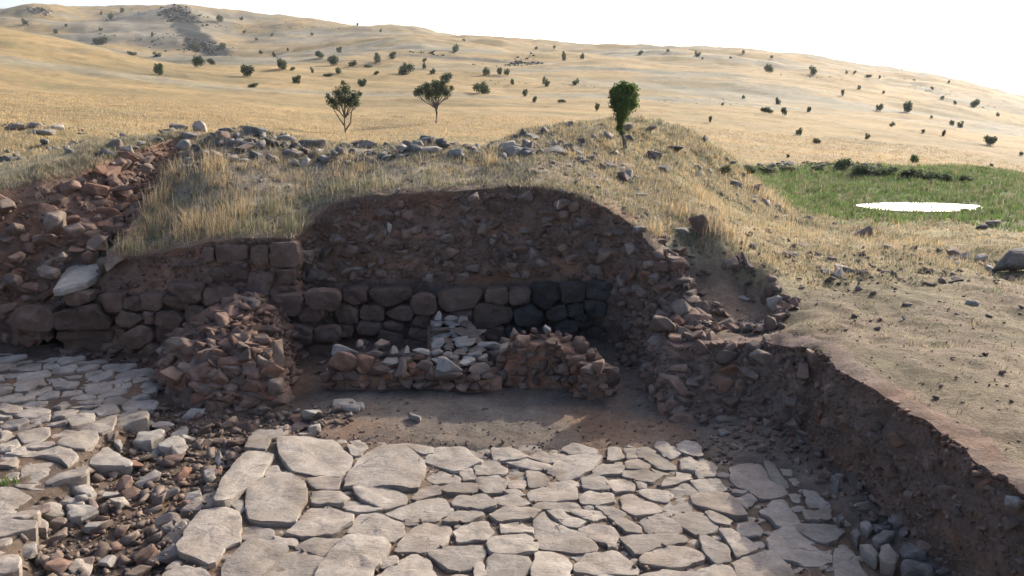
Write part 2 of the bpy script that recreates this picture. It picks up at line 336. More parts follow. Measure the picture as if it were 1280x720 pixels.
def ground(x, y, fine=True):
    x = np.asarray(x, float); y = np.asarray(y, float)
    z = ground_raw(x, y)
    near = np.exp(-np.clip(y - 9, 0, None) / 30)
    z = z + .10 * fbm(x, y, 21, 2.2, 4) * sstep(1.6, 1.9, x) * sstep(3.9, 3.5, x) * sstep(12.2, 11.8, y) * sstep(9.4, 9.8, y)
    z = z - .22 * sstep(-.04, .10, sdist(x, y, ledge)) * sstep(10.4, 11.2, y)
    if fine:
        z = z + .09 * fbm(x, y, 0, .9, 4) * sstep(.0, .8, seg_dist(x, y, trench)) + .03 * fbm(x, y, 3, 5, 3)
        z = z + .30 * fbm(x, y, 11, .55, 4, .6) * sstep(17.2, 18.5, y) * sstep(30, 25, y) * sstep(12, 8, x)
        z = z + sstep(30, 80, y) * (2.5 * fbm(x * .6, y, 7, .035, 5, .55)) * np.clip(y / 150, .2, 2.2)
    return z

# ------------------------------------------------------------------ excavation floor
paving_px = [(325, 533), (362, 545), (420, 548), (520, 552), (590, 560), (700, 556), (800, 556), (868, 550), (885, 575), (930, 575), (985, 585), (1012, 612), (1050, 640), (1090, 680), (1200, 740), (1200, 800), (0, 800), (205, 722), (222, 675), (262, 620), (292, 575)]
paving = np.array([PZ(x, y, 0)[:2] for x, y in paving_px])
terrace_px = [(-400, 445), (0, 438), (60, 446), (160, 455), (195, 470), (180, 500), (185, 515), (160, 530), (120, 550), (105, 565), (90, 600), (40, 625), (40, 640), (15, 700), (-60, 760), (-400, 760)]
TZ = .06
terrace = np.array([PZ(x, y, TZ)[:2] for x, y in terrace_px])
def floor_h(x, y, fine=True):
    x = np.asarray(x, float); y = np.asarray(y, float)
    sp = sstep(-.12, .05, sdist(x, y, paving)); st = sstep(-.10, .06, sdist(x, y, terrace))
    z = -.02 + 0 * x
    gut = (1 - sp) * (1 - st) * sstep(-2.3, -2.6, x + (9.6 - y) * .02) * sstep(10.2, 9.3, y)
    z = z - .14 * gut - .05 * sp + st * (TZ - .03)
    d = seg_dist(x, y, baseP[:, :2], False)
    slump = np.exp(-(d / .35) ** 1.3)
    z = z + slump * (.10 + .08 * fbm(x, y, 1, 1.3, 3)) * sstep(9.0, 10.5, y + x * .0) * .6
    right = sstep(2.0, 3.3, x + .15 * (y - 8)) * sstep(10, 9, y)
    z = z + .07 * right * (1 + .5 * fbm(x, y, 9, 1.5, 3))
    if fine: z = z + .05 * fbm(x, y, 2, 2.2, 5) * (1 - .7 * sp) + .016 * fbm(x, y, 4, 14, 3)
    return z
# the masonry-lined left and the excavated gully behind it
gully = np.vstack([rimP[4:12, :2], rimP[12:13, :2], baseP[11:3:-1, :2] * 1.0])
gully = np.vstack([baseP[4:12, :2], rimP[11:12, :2], rimP[9:10, :2], rimP[7:8, :2], rimP[5:6, :2]])

ROWS = np.concatenate([np.arange(-4, 4, .4), np.arange(4, 9, .08), np.arange(9, 19, .055), 19 * (1.0105 ** np.arange(0, 375))])
ROWS = ROWS[ROWS < 900]; ROWS = np.append(ROWS, 900)
AC = np.concatenate([np.linspace(-3.5, -.72, 30)[:-1], np.linspace(-.72, .72, 400), np.linspace(.72, 3.5, 30)[1:]])
gy = np.repeat(ROWS[:, None], len(AC), 1); gx = AC[None, :] * (gy + OFF) * .93
gz = ground(gx, gy)
sd_tr = sdist(gx, gy, trench)
gz_cut = np.where(sd_tr > -.10, gz - 3.2 * sstep(-.10, .02, sd_tr), gz)
gsd = sdist(gx, gy, gully)
w_ = 1 / (((gx[..., None] - baseP[3:12, 0]) ** 2 + (gy[..., None] - baseP[3:12, 1]) ** 2) ** 1.5 + 1e-3); gfl = (w_ * np.maximum(baseP[3:12, 2], .9)).sum(-1) / w_.sum(-1) - .06
gz_cut = np.where(gsd > -.05, np.where(sd_tr > .02, gfl + .05 * fbm(gx, gy, 0, 4, 3), gz_cut), gz_cut)
dens_rim = sd_tr

# ground colours (what grows or lies where)
def blend(c, c2, m): return c * (1 - m[..., None]) + np.asarray(c2) * m[..., None]
DRY = (.262, .190, .088); DRYD = (.17, .135, .068); EARTH = (.17, .122, .084); EARTH2 = (.11, .077, .055); ASH = (.27, .235, .18); GREEN = (.115, .16, .05); SCREE = (.16, .155, .14)
def ppath(pts, w, x, y, near=None):
    P = np.array([hit(px, py)[:2] for px, py in pts]); return seg_dist(x, y, P, False)
_hitY = np.concatenate([np.arange(10.5, 60, .25), 60 * 1.006 ** np.arange(0, 440)])
def hit(px, py, ymin=10.5):
    u, f, d = ray(px, py); Y = _hitY[_hitY >= ymin]; X = u / f * Y; Z = CAMZ + d / f * Y
    g = ground(X, Y) - Z
    i = np.where(g >= 0)[0]
    if len(i) == 0: i = np.argmax(g[Y < 500] / Y[Y < 500]); return (X[i], Y[i], g[i] + Z[i])
    i = i[0]
    if i == 0: return (X[0], Y[0], Z[0])
    t = -g[i - 1] / (g[i] - g[i - 1]); return tuple(a[i - 1] * (1 - t) + a[i] * t for a in (X, Y, Z))
def ground_color(x, y):
    z0 = fbm(x, y, 0, .05, 4); z1 = fbm(x, y, 5, .35, 4); z2 = fbm(x, y, 8, 1.6, 4)
    c = np.ones(x.shape + (3,)) * np.array(DRY)
    c = blend(c, DRYD, sstep(0, .45, z0 + .35 * z1) * .7)
    # terracettes and thin stony streaks on the far slopes
    st = fbm(x * .25, y, 3, .05, 5, .6); c = blend(c, (.20, .185, .135), sstep(-.02, .22, st) * sstep(50, 100, y) * .9)
    hl = sstep(200, 260, y) * sstep(-20, -80, x) * sstep(-.15, .2, fbm(x, y, 9, .02, 5, .6)); c = blend(c, (.19, .175, .14), hl * .75)
    # mound: ash coloured spoil and stones
    mound = sstep(17.6, 16.2, y) * sstep(-8.5, -7.2, x) * sstep(4.0, 2.2, x - .35 * (14 - y))
    c = blend(c, ASH, mound * (.55 + .45 * sstep(-.2, .2, z1)))
    c = blend(c, (.17, .14, .115), mound * sstep(.05, .4, z2) * .6)
    c = blend(c, (.30, .25, .145), sstep(24.5, 22, y) * sstep(17.5, 19, y) * sstep(0, 2, x) * sstep(9, 6, x) * .7)
    # left of the gully
    left = sstep(19, 17, y) * sstep(-7.5, -8.5, x); c = blend(c, (.25, .215, .135), left * .8)
    # right bank: trodden earth turning to thin grass
    rb = sstep(2.2, 3.0, x) * sstep(12.6, 10.8, y - .22 * (x - 4)); c = blend(c, EARTH, rb * .92)
    c = blend(c, EARTH2, rb * sstep(-.15, .3, z2) * .8); c = blend(c, (.175, .15, .085), rb * sstep(-.1, .3, z1 + .35 * z2) * .8 * sstep(3.8, 5.6, x))
    c = blend(c, (.25, .215, .135), rb * sstep(.1, .4, fbm(x, y, 15, 3.0, 4)) * .3)
    rc = sstep(2.0, 3.5, x) * sstep(22, 17, y) * sstep(10.5, 13, y); c = blend(c, (.27, .225, .13), rc * (.5 + .5 * sstep(-.1, .3, z1)) * .8)
    # marsh
    mz = np.exp(-(((x - 15.5) / 10.0) ** 4 + ((y - 31.0 - .15 * (x - 15)) / 7.6) ** 4))
    mg = sstep(.34, .75, mz + .30 * z1 + .10 * z2); c = blend(c, (.20, .20, .095), sstep(.02, .30, mz + .25 * z1) * .85); c = blend(c, GREEN, mg); c = blend(c, (.16, .165, .075), mg * sstep(0, .35, z2 + z1) * .6)
    sh_ = sstep(1.6, 1.9, x) * sstep(3.75, 3.3, x + .25 * (y - 9.6)) * sstep(11.6, 11.2, y) * sstep(9.0, 9.4, y); c = blend(c, (.155, .115, .088), sh_ * .9)  # bare earth shelf behind the baulk, darkened to put its shade into the colour
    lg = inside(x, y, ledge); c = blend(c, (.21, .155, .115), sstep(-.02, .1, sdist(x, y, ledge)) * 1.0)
    # near the trench lip
    dl = seg_dist(x, y, rimP[:, :2], False); c = blend(c, (.17, .125, .09), np.exp(-(dl / .16) ** 2) * .8)
    for pts, w, colr, am in ZONES:
        P = np.array(pts); d = seg_dist(x, y, P, False); c = blend(c, colr, sstep(w * 1.25, w * .75, d + w * .6 * fbm(x, y, 2, 2.2 / w, 3)) * am)
    return c
def Z_(pts, wpx, colr, am=.9):
    P = [hit(*p) for p in pts]; Y = np.mean([p[1] for p in P]); return ([p[:2] for p in P], wpx / FOC * Y, colr, am)
ZONES = []
ZONES += [Z_([(215, 12), (228, 24), (244, 44), (258, 58), (272, 66)], 17, (.022, .026, .026), 1.0),
          Z_([(160, 30), (185, 38), (190, 50)], 18, (.22, .205, .165), .5),
          Z_([(105, 50), (130, 51)], 9, (.10, .10, .09), .85),
          Z_([(505, 68), (560, 73), (620, 76), (668, 78)], 8.5, (.07, .066, .062), .95),
          Z_([(672, 79), (690, 80)], 5, (.33, .30, .26), .8),
          Z_([(290, 71), (350, 73), (420, 77), (480, 80)], 2.5, (.13, .11, .08), .85),
          Z_([(600, 102), (700, 104), (760, 108)], 5, (.20, .19, .11), .6),
          Z_([(820, 130), (900, 130), (930, 130)], 7, (.19, .18, .12), .6),
          Z_([(1100, 87), (1130, 88), (1155, 95)], 6, (.16, .165, .15), .75),
          Z_([(1140, 105), (1200, 125), (1240, 138)], 10, (.20, .20, .155), .7),
          Z_([(880, 75), (980, 92), (1050, 100)], 2.5, (.2, .18, .12), .6),
          Z_([(1010, 210), (1060, 208), (1120, 213), (1200, 218)], 7, (.12, .12, .105), .85)]
# tracks and terracettes across the right hillside
for yy, x0, x1, s in ((86, 560, 800, .05), (97, 620, 860, .04), (60, 60, 200, .06), (48, 300, 470, .06), (75, 850, 960, .1), (128, 1000, 1200, .17), (112, 900, 1010, .1), (158, 1120, 1270, .14), (168, 900, 1180, .10), (181, 950, 1270, .12), (150, 860, 1120, .09), (118, 830, 1100, .13), (104, 850, 1060, .12), (92, 800, 1010, .10), (140, 1080, 1280, .2), (200, 1080, 1280, .08)):
    ZONES.append(Z_([(x, yy + (x - x0) * s + 4 * sin(x * .02) + random.uniform(-2, 2)) for x in range(x0, x1, 45)], random.uniform(2.0, 4.2), (.19, .165, .115), .75))
gc = ground_color(gx, gy)
fc = grid_faces(*gx.shape)
cut = sd_tr.ravel()
keep = (cut[fc].min(1) < .35) | (gsd.ravel()[fc].max(1) > 0)
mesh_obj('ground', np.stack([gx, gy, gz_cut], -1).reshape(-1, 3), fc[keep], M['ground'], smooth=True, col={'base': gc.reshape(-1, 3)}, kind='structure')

# excavation floor sheet
fx, fy = np.meshgrid(np.arange(-12, 4.6, .055), np.arange(1.7, 13.4, .055)); fz = floor_h(fx, fy)
fcut = sdist(fx, fy, trench)
fcol = np.ones(fx.shape + (3,)); n_ = fbm(fx, fy, 4, .8, 4)
spv = sstep(-.05, .1, sdist(fx, fy, paving)); stv = sstep(-.05, .1, sdist(fx, fy, terrace))
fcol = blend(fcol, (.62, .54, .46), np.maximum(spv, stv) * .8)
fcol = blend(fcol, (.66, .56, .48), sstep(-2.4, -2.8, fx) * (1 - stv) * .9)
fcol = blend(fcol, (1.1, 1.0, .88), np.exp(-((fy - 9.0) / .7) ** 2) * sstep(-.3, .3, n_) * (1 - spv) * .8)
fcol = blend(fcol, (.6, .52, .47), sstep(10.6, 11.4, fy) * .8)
ff = grid_faces(*fx.shape); ff = ff[fcut.ravel()[ff].max(1) > -.3]
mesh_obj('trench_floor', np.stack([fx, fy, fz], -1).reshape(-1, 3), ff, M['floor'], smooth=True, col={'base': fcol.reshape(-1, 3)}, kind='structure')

# ------------------------------------------------------------------ cut faces of the excavation
def resample(P, step):
    d = np.hypot(*(P[1:, :2] - P[:-1, :2]).T) ; L = np.concatenate([[0], np.cumsum(d)]); m = int(L[-1] / step)
    return L, np.linspace(0, L[-1], m)
L, S = resample(np.hstack([rimP[:, :2], baseP]), .05)
Rm = np.stack([np.interp(S, L, rimP[:, k]) for k in (0, 1)], 1); Bs = np.stack([np.interp(S, L, baseP[:, k]) for k in (0, 1, 2)], 1)
kk = 9; ker = np.ones(kk) / kk
def smooth_(a): p = np.pad(a, (kk // 2, kk // 2), 'edge'); return np.convolve(p, ker, 'valid')
for k in (0, 1): Rm[:, k] = smooth_(Rm[:, k])
for k in (0, 1, 2): Bs[:, k] = smooth_(Bs[:, k])
tn = np.gradient(Rm, axis=0); tn /= np.linalg.norm(tn, axis=1)[:, None] + 1e-9
nrm = np.stack([tn[:, 1], -tn[:, 0]], 1)             # towards the excavation
Rm = Rm + nrm * (.10 * fbm(S, 0 * S, 0, 1.3, 4))[:, None]
typ = np.interp(S, L, rimK)
Rz = ground(Rm[:, 0], Rm[:, 1])
Bz = np.minimum(np.where(Bs[:, 1] > 0, floor_h(Bs[:, 0], Bs[:, 1]), 0), 9)
hi = Bs[:, 2] > .08; Bz = np.where(hi, Bs[:, 2], Bz) - .06
NV = 44
T = np.linspace(0, 1, NV)
def face_point(i, t):
    """i float index along the face, t 0 rim .. 1 base"""
    i = np.asarray(i, float); I = np.arange(len(S)); f = lambda a: np.interp(i, I, a)
    e = t ** 1.25
    x = f(Rm[:, 0]) * (1 - e) + f(Bs[:, 0]) * e; y = f(Rm[:, 1]) * (1 - e) + f(Bs[:, 1]) * e
    z = f(Rz) * (1 - t) + f(Bz) * t
    nx, ny = f(nrm[:, 0]), f(nrm[:, 1])
    d = .16 * fbm(x, y, z * 1.4, 1.1, 3) + .085 * fbm(x, y, z * 1.5, 4.5, 4, .6) + .05 * np.abs(fbm(x, y, z, 9, 3))
    gu = sstep(0, .12, t) * sstep(1, .92, t) * .8 + .2
    d = d * gu - .05 * sstep(0.0, .1, t) * sstep(.35, .1, t)
    return np.stack([x + nx * d, y + ny * d, z + .04 * fbm(x, y, z, 6, 3) * gu], -1)
ii, tt = np.meshgrid(np.arange(len(S)), T, indexing='ij')
FP = face_point(ii, tt)
lips = []
for o in (.34, .20, .08):
    q = Rm - nrm * o; lips.append(np.stack([q[:, 0], q[:, 1], ground(q[:, 0], q[:, 1]) + (.004 if o > .3 else .012) - (.02 if o > .3 else 0)], -1))
FPf = np.concatenate([np.stack(lips, 1), FP], 1)
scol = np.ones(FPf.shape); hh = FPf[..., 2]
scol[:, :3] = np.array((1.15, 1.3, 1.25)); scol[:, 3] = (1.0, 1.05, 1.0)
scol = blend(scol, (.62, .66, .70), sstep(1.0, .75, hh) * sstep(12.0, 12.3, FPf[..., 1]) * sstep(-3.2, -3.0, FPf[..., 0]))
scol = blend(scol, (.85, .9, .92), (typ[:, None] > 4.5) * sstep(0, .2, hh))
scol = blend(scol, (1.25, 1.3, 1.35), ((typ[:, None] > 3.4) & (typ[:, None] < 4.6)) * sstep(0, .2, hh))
i1_ = int(np.searchsorted(S, L[12])); i2_ = int(np.searchsorted(S, L[30]))
def strip(name, a, b):
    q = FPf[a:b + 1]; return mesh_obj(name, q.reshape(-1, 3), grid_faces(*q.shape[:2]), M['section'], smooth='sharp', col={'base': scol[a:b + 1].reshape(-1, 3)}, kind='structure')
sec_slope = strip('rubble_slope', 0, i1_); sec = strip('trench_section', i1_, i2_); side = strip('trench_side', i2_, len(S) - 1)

# ------------------------------------------------------------------ rocks: shapes
def rock_data(seed, npt=14, sub=1, flat=(1, 1, 1), rough=.05):
    r = random.Random(seed); bm = bmesh.new()
    for _ in range(npt):
        v = Vector((r.gauss(0, 1), r.gauss(0, 1), r.gauss(0, 1))).normalized() * r.uniform(.82, 1.0)
        v = Vector([max(-.72, min(.72, c)) for c in v]) / .72          # boxy
        bm.verts.new((v.x * flat[0], v.y * flat[1], v.z * flat[2]))
    bmesh.ops.convex_hull(bm, input=bm.verts)
    for v in [v for v in bm.verts if not v.link_faces]: bm.verts.remove(v)
    bmesh.ops.dissolve_limit(bm, angle_limit=.3, verts=bm.verts, edges=bm.edges)
    if sub:
        bmesh.ops.bevel(bm, geom=list(bm.edges), offset=.10, segments=1, affect='EDGES', profile=.5)
        bmesh.ops.triangulate(bm, faces=bm.faces)
        bmesh.ops.subdivide_edges(bm, edges=[e for e in bm.edges if e.calc_length() > .55], cuts=1)
    bmesh.ops.triangulate(bm, faces=bm.faces)
    co = np.array([v.co[:] for v in bm.verts]); 
    if sub: co = co * (1 + rough * fbm(co[:, 0] + seed, co[:, 1], co[:, 2], 2.4, 3))[:, None]
    fs = np.array([[v.index for v in f.verts] for f in bm.faces]); bm.free()
    return co / np.abs(co).max(0), fs
ROCK = [rock_data(s, random.choice((10, 12, 14, 18))) for s in range(20)]
PEB = [rock_data(100 + s, 9, 0) for s in range(10)]
def rock_mesh(k, mat):
    key = 'rock_%s_%d' % (mat, k)
    if key in bpy.data.meshes: return bpy.data.meshes[key]
    v, f = ROCK[k]; me = bpy.data.meshes.new(key); me.from_pydata(v.tolist(), [], f.tolist()); me.materials.append(M[mat]); me.update(); return me
def rock(name, loc, size, rot=None, mat='rubble', parent=None, k=None):
    k = random.randrange(len(ROCK)) if k is None else k
    o = bpy.data.objects.new(name, rock_mesh(k, mat)); COL.objects.link(o)
    o.location = loc; o.scale = size; o.rotation_euler = rot if rot is not None else (random.uniform(-.5, .5), random.uniform(-.5, .5), random.uniform(0, 6.28))
    if parent: o.parent = parent; o.location = Vector(o.location) - parent.location
    return o
def rots(a, b, c):
    ca, sa, cb, sb, cc, sc = np.cos(a), np.sin(a), np.cos(b), np.sin(b), np.cos(c), np.sin(c)
    R = np.empty(a.shape + (3, 3))
    R[..., 0, 0] = cb * cc; R[..., 0, 1] = sa * sb * cc - ca * sc; R[..., 0, 2] = ca * sb * cc + sa * sc
    R[..., 1, 0] = cb * sc; R[..., 1, 1] = sa * sb * sc + ca * cc; R[..., 1, 2] = ca * sb * sc - sa * cc
    R[..., 2, 0] = -sb; R[..., 2, 1] = sa * cb; R[..., 2, 2] = ca * cb
    return R
def joined_rocks(name, pos, size, mat, parent=None, tilt=.6, lib=None, rs=RS):
    """many small stones that nobody would pick apart, as one piece of kind stuff"""
    lib = lib or PEB; pos = np.asarray(pos); size = np.asarray(size); nn = len(pos); V = []; F = []; C_ = []; o = 0
    ch = rs.randint(0, len(lib), nn); R = rots(rs.uniform(-tilt, tilt, nn), rs.uniform(-tilt, tilt, nn), rs.uniform(0, 6.28, nn)); vr = rs.rand(nn)
    for k in range(len(lib)):
        m_ = np.where(ch == k)[0]
        if len(m_) == 0: continue
        v, f = lib[k]; vv = np.einsum('nij,nkj->nki', R[m_], v[None] * size[m_][:, None, :]) + pos[m_][:, None]
        V.append(vv.reshape(-1, 3)); F.append((f[None] + (np.arange(len(m_)) * len(v))[:, None, None] + o).reshape(-1, 3)); C_.append(np.repeat(vr[m_], len(v))); o += len(m_) * len(v)
    c = np.concatenate(C_)[:, None].repeat(3, 1)
    return mesh_obj(name, np.concatenate(V), np.concatenate(F), M[mat], parent, col={'vary': c}, kind='stuff')

# ------------------------------------------------------------------ slabs: a stone cut from an outline
def slab(name, poly, zf, thick, mat, parent=None, dome=.02, tilt=(0, 0), rough=.01, rnd=.03, seed=0, up=None, segs=30, wob=.012):
    """poly: Nx2 outline in metres. zf: height of top. Made in local coordinates about its centre."""
    poly = np.asarray(poly, float); c = poly.mean(0); P = poly - c
    for _ in range(1):                                          # knock the corners off
        Q = []
        for i in range(len(P)):
            a, b_ = P[i], P[(i + 1) % len(P)]; Q += [a * .91 + b_ * .09, a * .09 + b_ * .91]
        P = np.array(Q)
    d = np.hypot(*(np.roll(P, -1, 0) - P).T); Lc = np.concatenate([[0], np.cumsum(d)]); PP = np.vstack([P, P[:1]])
    s = np.linspace(0, Lc[-1], segs, endpoint=False); P = np.stack([np.interp(s, Lc, PP[:, k]) for k in (0, 1)], 1)
    size = np.sqrt(max(1e-4, abs(np.sum(P[:, 0] * np.roll(P[:, 1], -1) - P[:, 1] * np.roll(P[:, 0], -1)) / 2)))
    rad = P / (np.linalg.norm(P, axis=1)[:, None] + 1e-9)
    P = P + rad * (wob * fbm(P[:, 0] + seed * 3.1 + c[0], P[:, 1] + c[1], seed, 9, 3))[:, None]
    rings = [(1.0, -thick, -.02), (1.0, -rnd * 1.6, 0), (1.0, -rnd * .7, -.004), (1.0, -rnd * .15, -rnd * .45), (1.0, 0, -rnd * 1.1), (.72, 0, 0), (.42, 0, 0), (.16, 0, 0)]
    V = []
    for sc, dz, ins in rings:
        q = P * sc + rad * ins; rr = sc
        h = dz + (dome * size * (1 - rr * rr) if dz > -thick * .9 else 0) + q @ np.array(tilt)
        amp = rough if dz >= -rnd * .2 else rough * .4
        h = h + amp * 2.2 * fbm(q[:, 0] + c[0] + seed, q[:, 1] + c[1], seed * .7, 7, 3) * (1 if dz > -thick * .9 else 0)
        if -thick * .9 < dz < -rnd * .5: q = q + rad * (rough * 1.2 * fbm(q[:, 0] * 2 + seed, q[:, 1] * 2, dz * 20, 9, 2))[:, None]
        V.append(np.column_stack([q, h]))
    nr = len(rings); F = []
    for r in range(nr - 1):
        for i in range(segs):
            j = (i + 1) % segs; F.append((r * segs + i, r * segs + j, (r + 1) * segs + j, (r + 1) * segs + i))
    V = np.vstack(V); V = np.vstack([V, [0, 0, dome * size + rough * 2.2 * float(fbm(c[0] + seed, c[1], seed * .7, 7, 3))]]); last = len(V) - 1
    for i in range(segs): F.append(((nr - 1) * segs + i, (nr - 1) * segs + (i + 1) % segs, last))
    if np.sum(P[:, 0] * np.roll(P[:, 1], -1) - P[:, 1] * np.roll(P[:, 0], -1)) < 0: F = [f[::-1] for f in F]
    if up is None: o = mesh_obj(name, V, F, M[mat], parent, smooth='sharp', loc=(c[0], c[1], zf))
    else:                                                       # wall stone: up = (origin, ux, uz, normal)
        O, ux, uz, nn_ = [np.array(a, float) for a in up]
        wv = V[:, 0:1] * ux + V[:, 1:2] * uz + V[:, 2:3] * nn_
        o = mesh_obj(name, wv, F, M[mat], parent, smooth='sharp', loc=tuple(O + c[0] * ux + c[1] * uz + nn_ * zf))
    return o
def px_poly(s, ox, oy, k, z):
    a = [float(t) for t in s.replace(',', ' ').split()]; return np.array([PZ(ox + a[i] / k, oy + a[i + 1] / k, z)[:2] for i in range(0, len(a), 2)])
# ------------------------------------------------------------------ paved road (front) and raised paving (left)
def sheet(name, poly, zf, mat, colr, step=.06, kind='structure'):
    lo = poly.min(0) - .1; hi_ = poly.max(0) + .1
    lo = np.maximum(lo, (-9.5, 2.0)); x, y = np.meshgrid(np.arange(lo[0], hi_[0], step), np.arange(lo[1], hi_[1], step))
    s = sdist(x, y, poly); z = zf + .02 * fbm(x, y, 3, 3, 4) + .014 * fbm(x, y, 6, 14, 3) - .12 * sstep(.05, -.06, s)
    f = grid_faces(*x.shape); f = f[s.ravel()[f].min(1) > -.09]
    c = np.ones((x.size, 3)) * np.array(colr)
    return mesh_obj(name, np.stack([x, y, z], -1).reshape(-1, 3), f, M[mat], smooth=True, col={'base': c}, kind=kind)
road = sheet('paved_road', paving, -.024, 'floor', (.95, .88, .80))
outl = []
G1 = '''430,60 520,58 562,88 495,108 480,150 378,150|385,158 500,165 510,190 470,240 465,290 370,350 310,410 240,410 285,310 330,230|530,110 620,100 790,118 860,180 862,235 820,262 690,268 590,240 535,180
520,262 590,265 650,310 655,380 600,485 470,490 398,470 395,350 430,310|480,232 530,225 545,255 500,280 465,262|175,440 290,425 355,440 355,580 290,590 240,675 90,625 80,590 130,510|320,390 375,380 380,420 350,440
835,330 840,290 910,190 1000,130 1100,135 1185,200 1190,250 1150,330 1000,322|845,130 900,120 930,135 900,175 860,170|670,290 720,280 810,290 800,335 680,320|690,345 800,345 845,370 820,400 690,395
870,330 990,325 1110,360 1100,400 990,415 920,385|820,390 880,385 1000,425 880,435 825,410|600,500 690,415 860,445 870,480 780,530 640,545 580,530|900,445 980,440 1085,490 1090,540 1040,565 930,545 855,520
1015,435 1190,373 1270,375 1320,430 1240,465 1100,462|1062,605 1110,530 1190,478 1290,490 1300,515 1270,580 1190,608|370,500 505,510 515,560 370,555|515,545 600,555 605,580 520,570
610,590 700,550 825,548 760,600 740,635|835,545 1000,560 1032,580 1000,650 930,760 700,760 745,640 800,600|280,690 400,570 540,570 570,600 480,690 440,740 280,760|480,700 570,620 650,610 735,650 700,720 690,770 460,770|30,710 110,680 210,710 250,770 0,770
1000,660 1055,635 1060,665 1010,680|960,740 1060,668 1140,617 1205,650 1265,770 950,780'''
G2 = '''65,125 110,120 220,140 215,165 180,170 130,145|180,205 235,140 360,150 440,215 350,245 320,250|370,145 400,160 470,185 400,180|490,155 590,155 650,185 590,200 500,200|650,190 700,172 810,175 805,205 720,205
550,210 640,195 750,220 750,240 650,235|410,240 440,205 500,210 550,240 540,265 420,270|190,275 260,250 345,280 330,295 240,305|345,255 390,240 405,280 360,290|415,290 510,275 545,300 540,345 460,350 430,330|550,260 620,250 640,280 560,290
560,300 620,290 640,305 620,330 570,325|640,255 700,250 735,290 730,320 655,320|740,250 810,185 900,180 980,190 930,240 890,270 800,290|745,295 830,290 890,305 860,315 750,310|125,370 170,325 230,320 250,350 150,375|245,330 310,310 420,310 410,345 290,350
545,340 600,335 635,355 580,355|650,345 720,320 860,320 860,375 740,380 665,380|310,390 340,365 430,360 500,390 500,415 420,415 320,410|490,370 600,360 650,390 620,405 520,400|665,395 760,385 860,395 880,420 830,430 700,415
475,440 540,410 640,410 705,430 660,460 520,475|260,480 330,435 430,425 450,445 380,475|325,520 380,480 460,475 495,520 440,555 330,560|520,490 600,482 660,500 660,525 540,525|675,470 720,430 760,480 880,520 960,590 940,610 850,615 690,590
740,430 800,430 900,480 870,500 810,490|845,430 880,420 980,430 990,455 940,475|470,550 640,530 680,570 680,610 600,625 480,625|205,625 280,590 440,575 460,610 400,690 300,695|465,650 520,625 640,640 660,680 600,740 460,740|670,700 690,610 800,610 830,650 840,760 680,760
405,680 440,665 455,715 410,740|840,630 950,615 900,650|860,680 910,625 1040,610 1090,650 1140,690 1130,715 870,710|880,520 940,495 1030,510 1060,560 1040,595 960,560|950,405 1020,410 1080,440 1070,455 1000,440|1010,455 1070,450 1150,500 1150,535 1090,520
895,285 950,262 1005,290 1010,335 900,325|1010,300 1060,285 1130,310 1120,335 1040,340|880,370 930,340 1030,355 1030,385 960,400 890,390|940,240 990,215 1080,230 1060,260 960,265|800,150 850,125 960,150 960,180 840,170|95,460 165,465 150,490 110,485|0,650 40,635 40,670 0,680|860,735 1000,722 1140,735 1140,790 860,790'''
G3 = '''0,145 50,148 65,180 30,200 0,195|75,150 125,142 130,185 90,190|135,150 180,138 218,155 200,180 140,185|232,150 290,142 330,165 290,190 250,180|315,130 350,115 400,130 425,180 380,185 320,160|80,215 120,192 180,220 170,240 90,235|160,190 220,170 300,215 300,240 240,238
325,200 370,190 400,220 390,250 330,240|400,215 450,200 485,225 480,265 400,270|190,235 270,255 240,265|310,250 370,265 360,275 320,270|405,270 440,275 415,285|60,245 130,240 245,265 190,300 80,270|240,320 270,285 340,275 375,290 300,310|130,300 170,305 165,320 140,320
285,340 350,310 400,315 410,335 360,360 300,365|375,300 420,290 500,290 530,335 500,345 420,345|140,340 200,325 290,345 270,390 180,370|60,370 100,345 230,410 230,430 130,450 70,420|245,420 290,375 370,370 372,420 310,435|375,370 420,350 520,350 575,375 625,450 580,460 400,400
145,475 230,445 290,470 325,515 300,528 190,530|285,465 360,430 420,435 490,490 470,520 400,535 320,490|440,440 480,435 545,465 545,490 490,480|550,230 610,212 700,215 750,290 800,340 795,355 690,380 640,340 560,290|700,210 740,212 800,290 810,320 770,315 730,270
690,430 740,385 790,380 870,490 800,505 760,490|830,500 870,490 1030,500 1055,520 1020,560 980,575 900,545|720,560 780,510 850,510 900,550 1000,600 1005,650 900,670 800,640 730,600|585,500 640,480 690,520 680,540 600,545|60,560 130,545 340,535 345,570 240,590 130,630
150,640 240,600 330,590 440,630 420,650 300,680 160,670|410,550 450,548 530,600 550,650 490,665 440,620|500,520 560,520 660,580 660,600 580,640 560,600|560,670 620,640 740,620 830,720 840,790 640,790|400,700 500,670 550,680 600,790 420,790|150,720 250,695 400,710 390,790 160,790
1020,600 1090,595 1160,720 1160,790 1020,790|885,350 930,345 1000,400 990,415 910,400|880,430 950,430 945,465 890,470|955,420 1000,425 1005,465 960,465|810,330 865,345 860,385 830,380|580,380 600,375 630,410 620,420|600,370 640,355 665,380 640,405|560,335 620,345 600,360 560,350
780,240 830,245 820,265 790,260|820,285 880,290 880,315 840,315|0,505 40,525 50,580 0,595|860,740 1000,740 1000,800 860,800'''
BIGH = {}
for src, ox in ((G1, 200), (G2, 480), (G3, 760)):
    for row in src.split('\n'):
        for s in row.split('|'):
            outl.append(px_poly(s, ox, 520, 3.6, .0))
placed = []
def shrink(p, d):
    c = p.mean(0); r = np.linalg.norm(p - c, axis=1)[:, None]; return c + (p - c) * (1 - d / np.maximum(r, .05))
rr = random.Random(5)
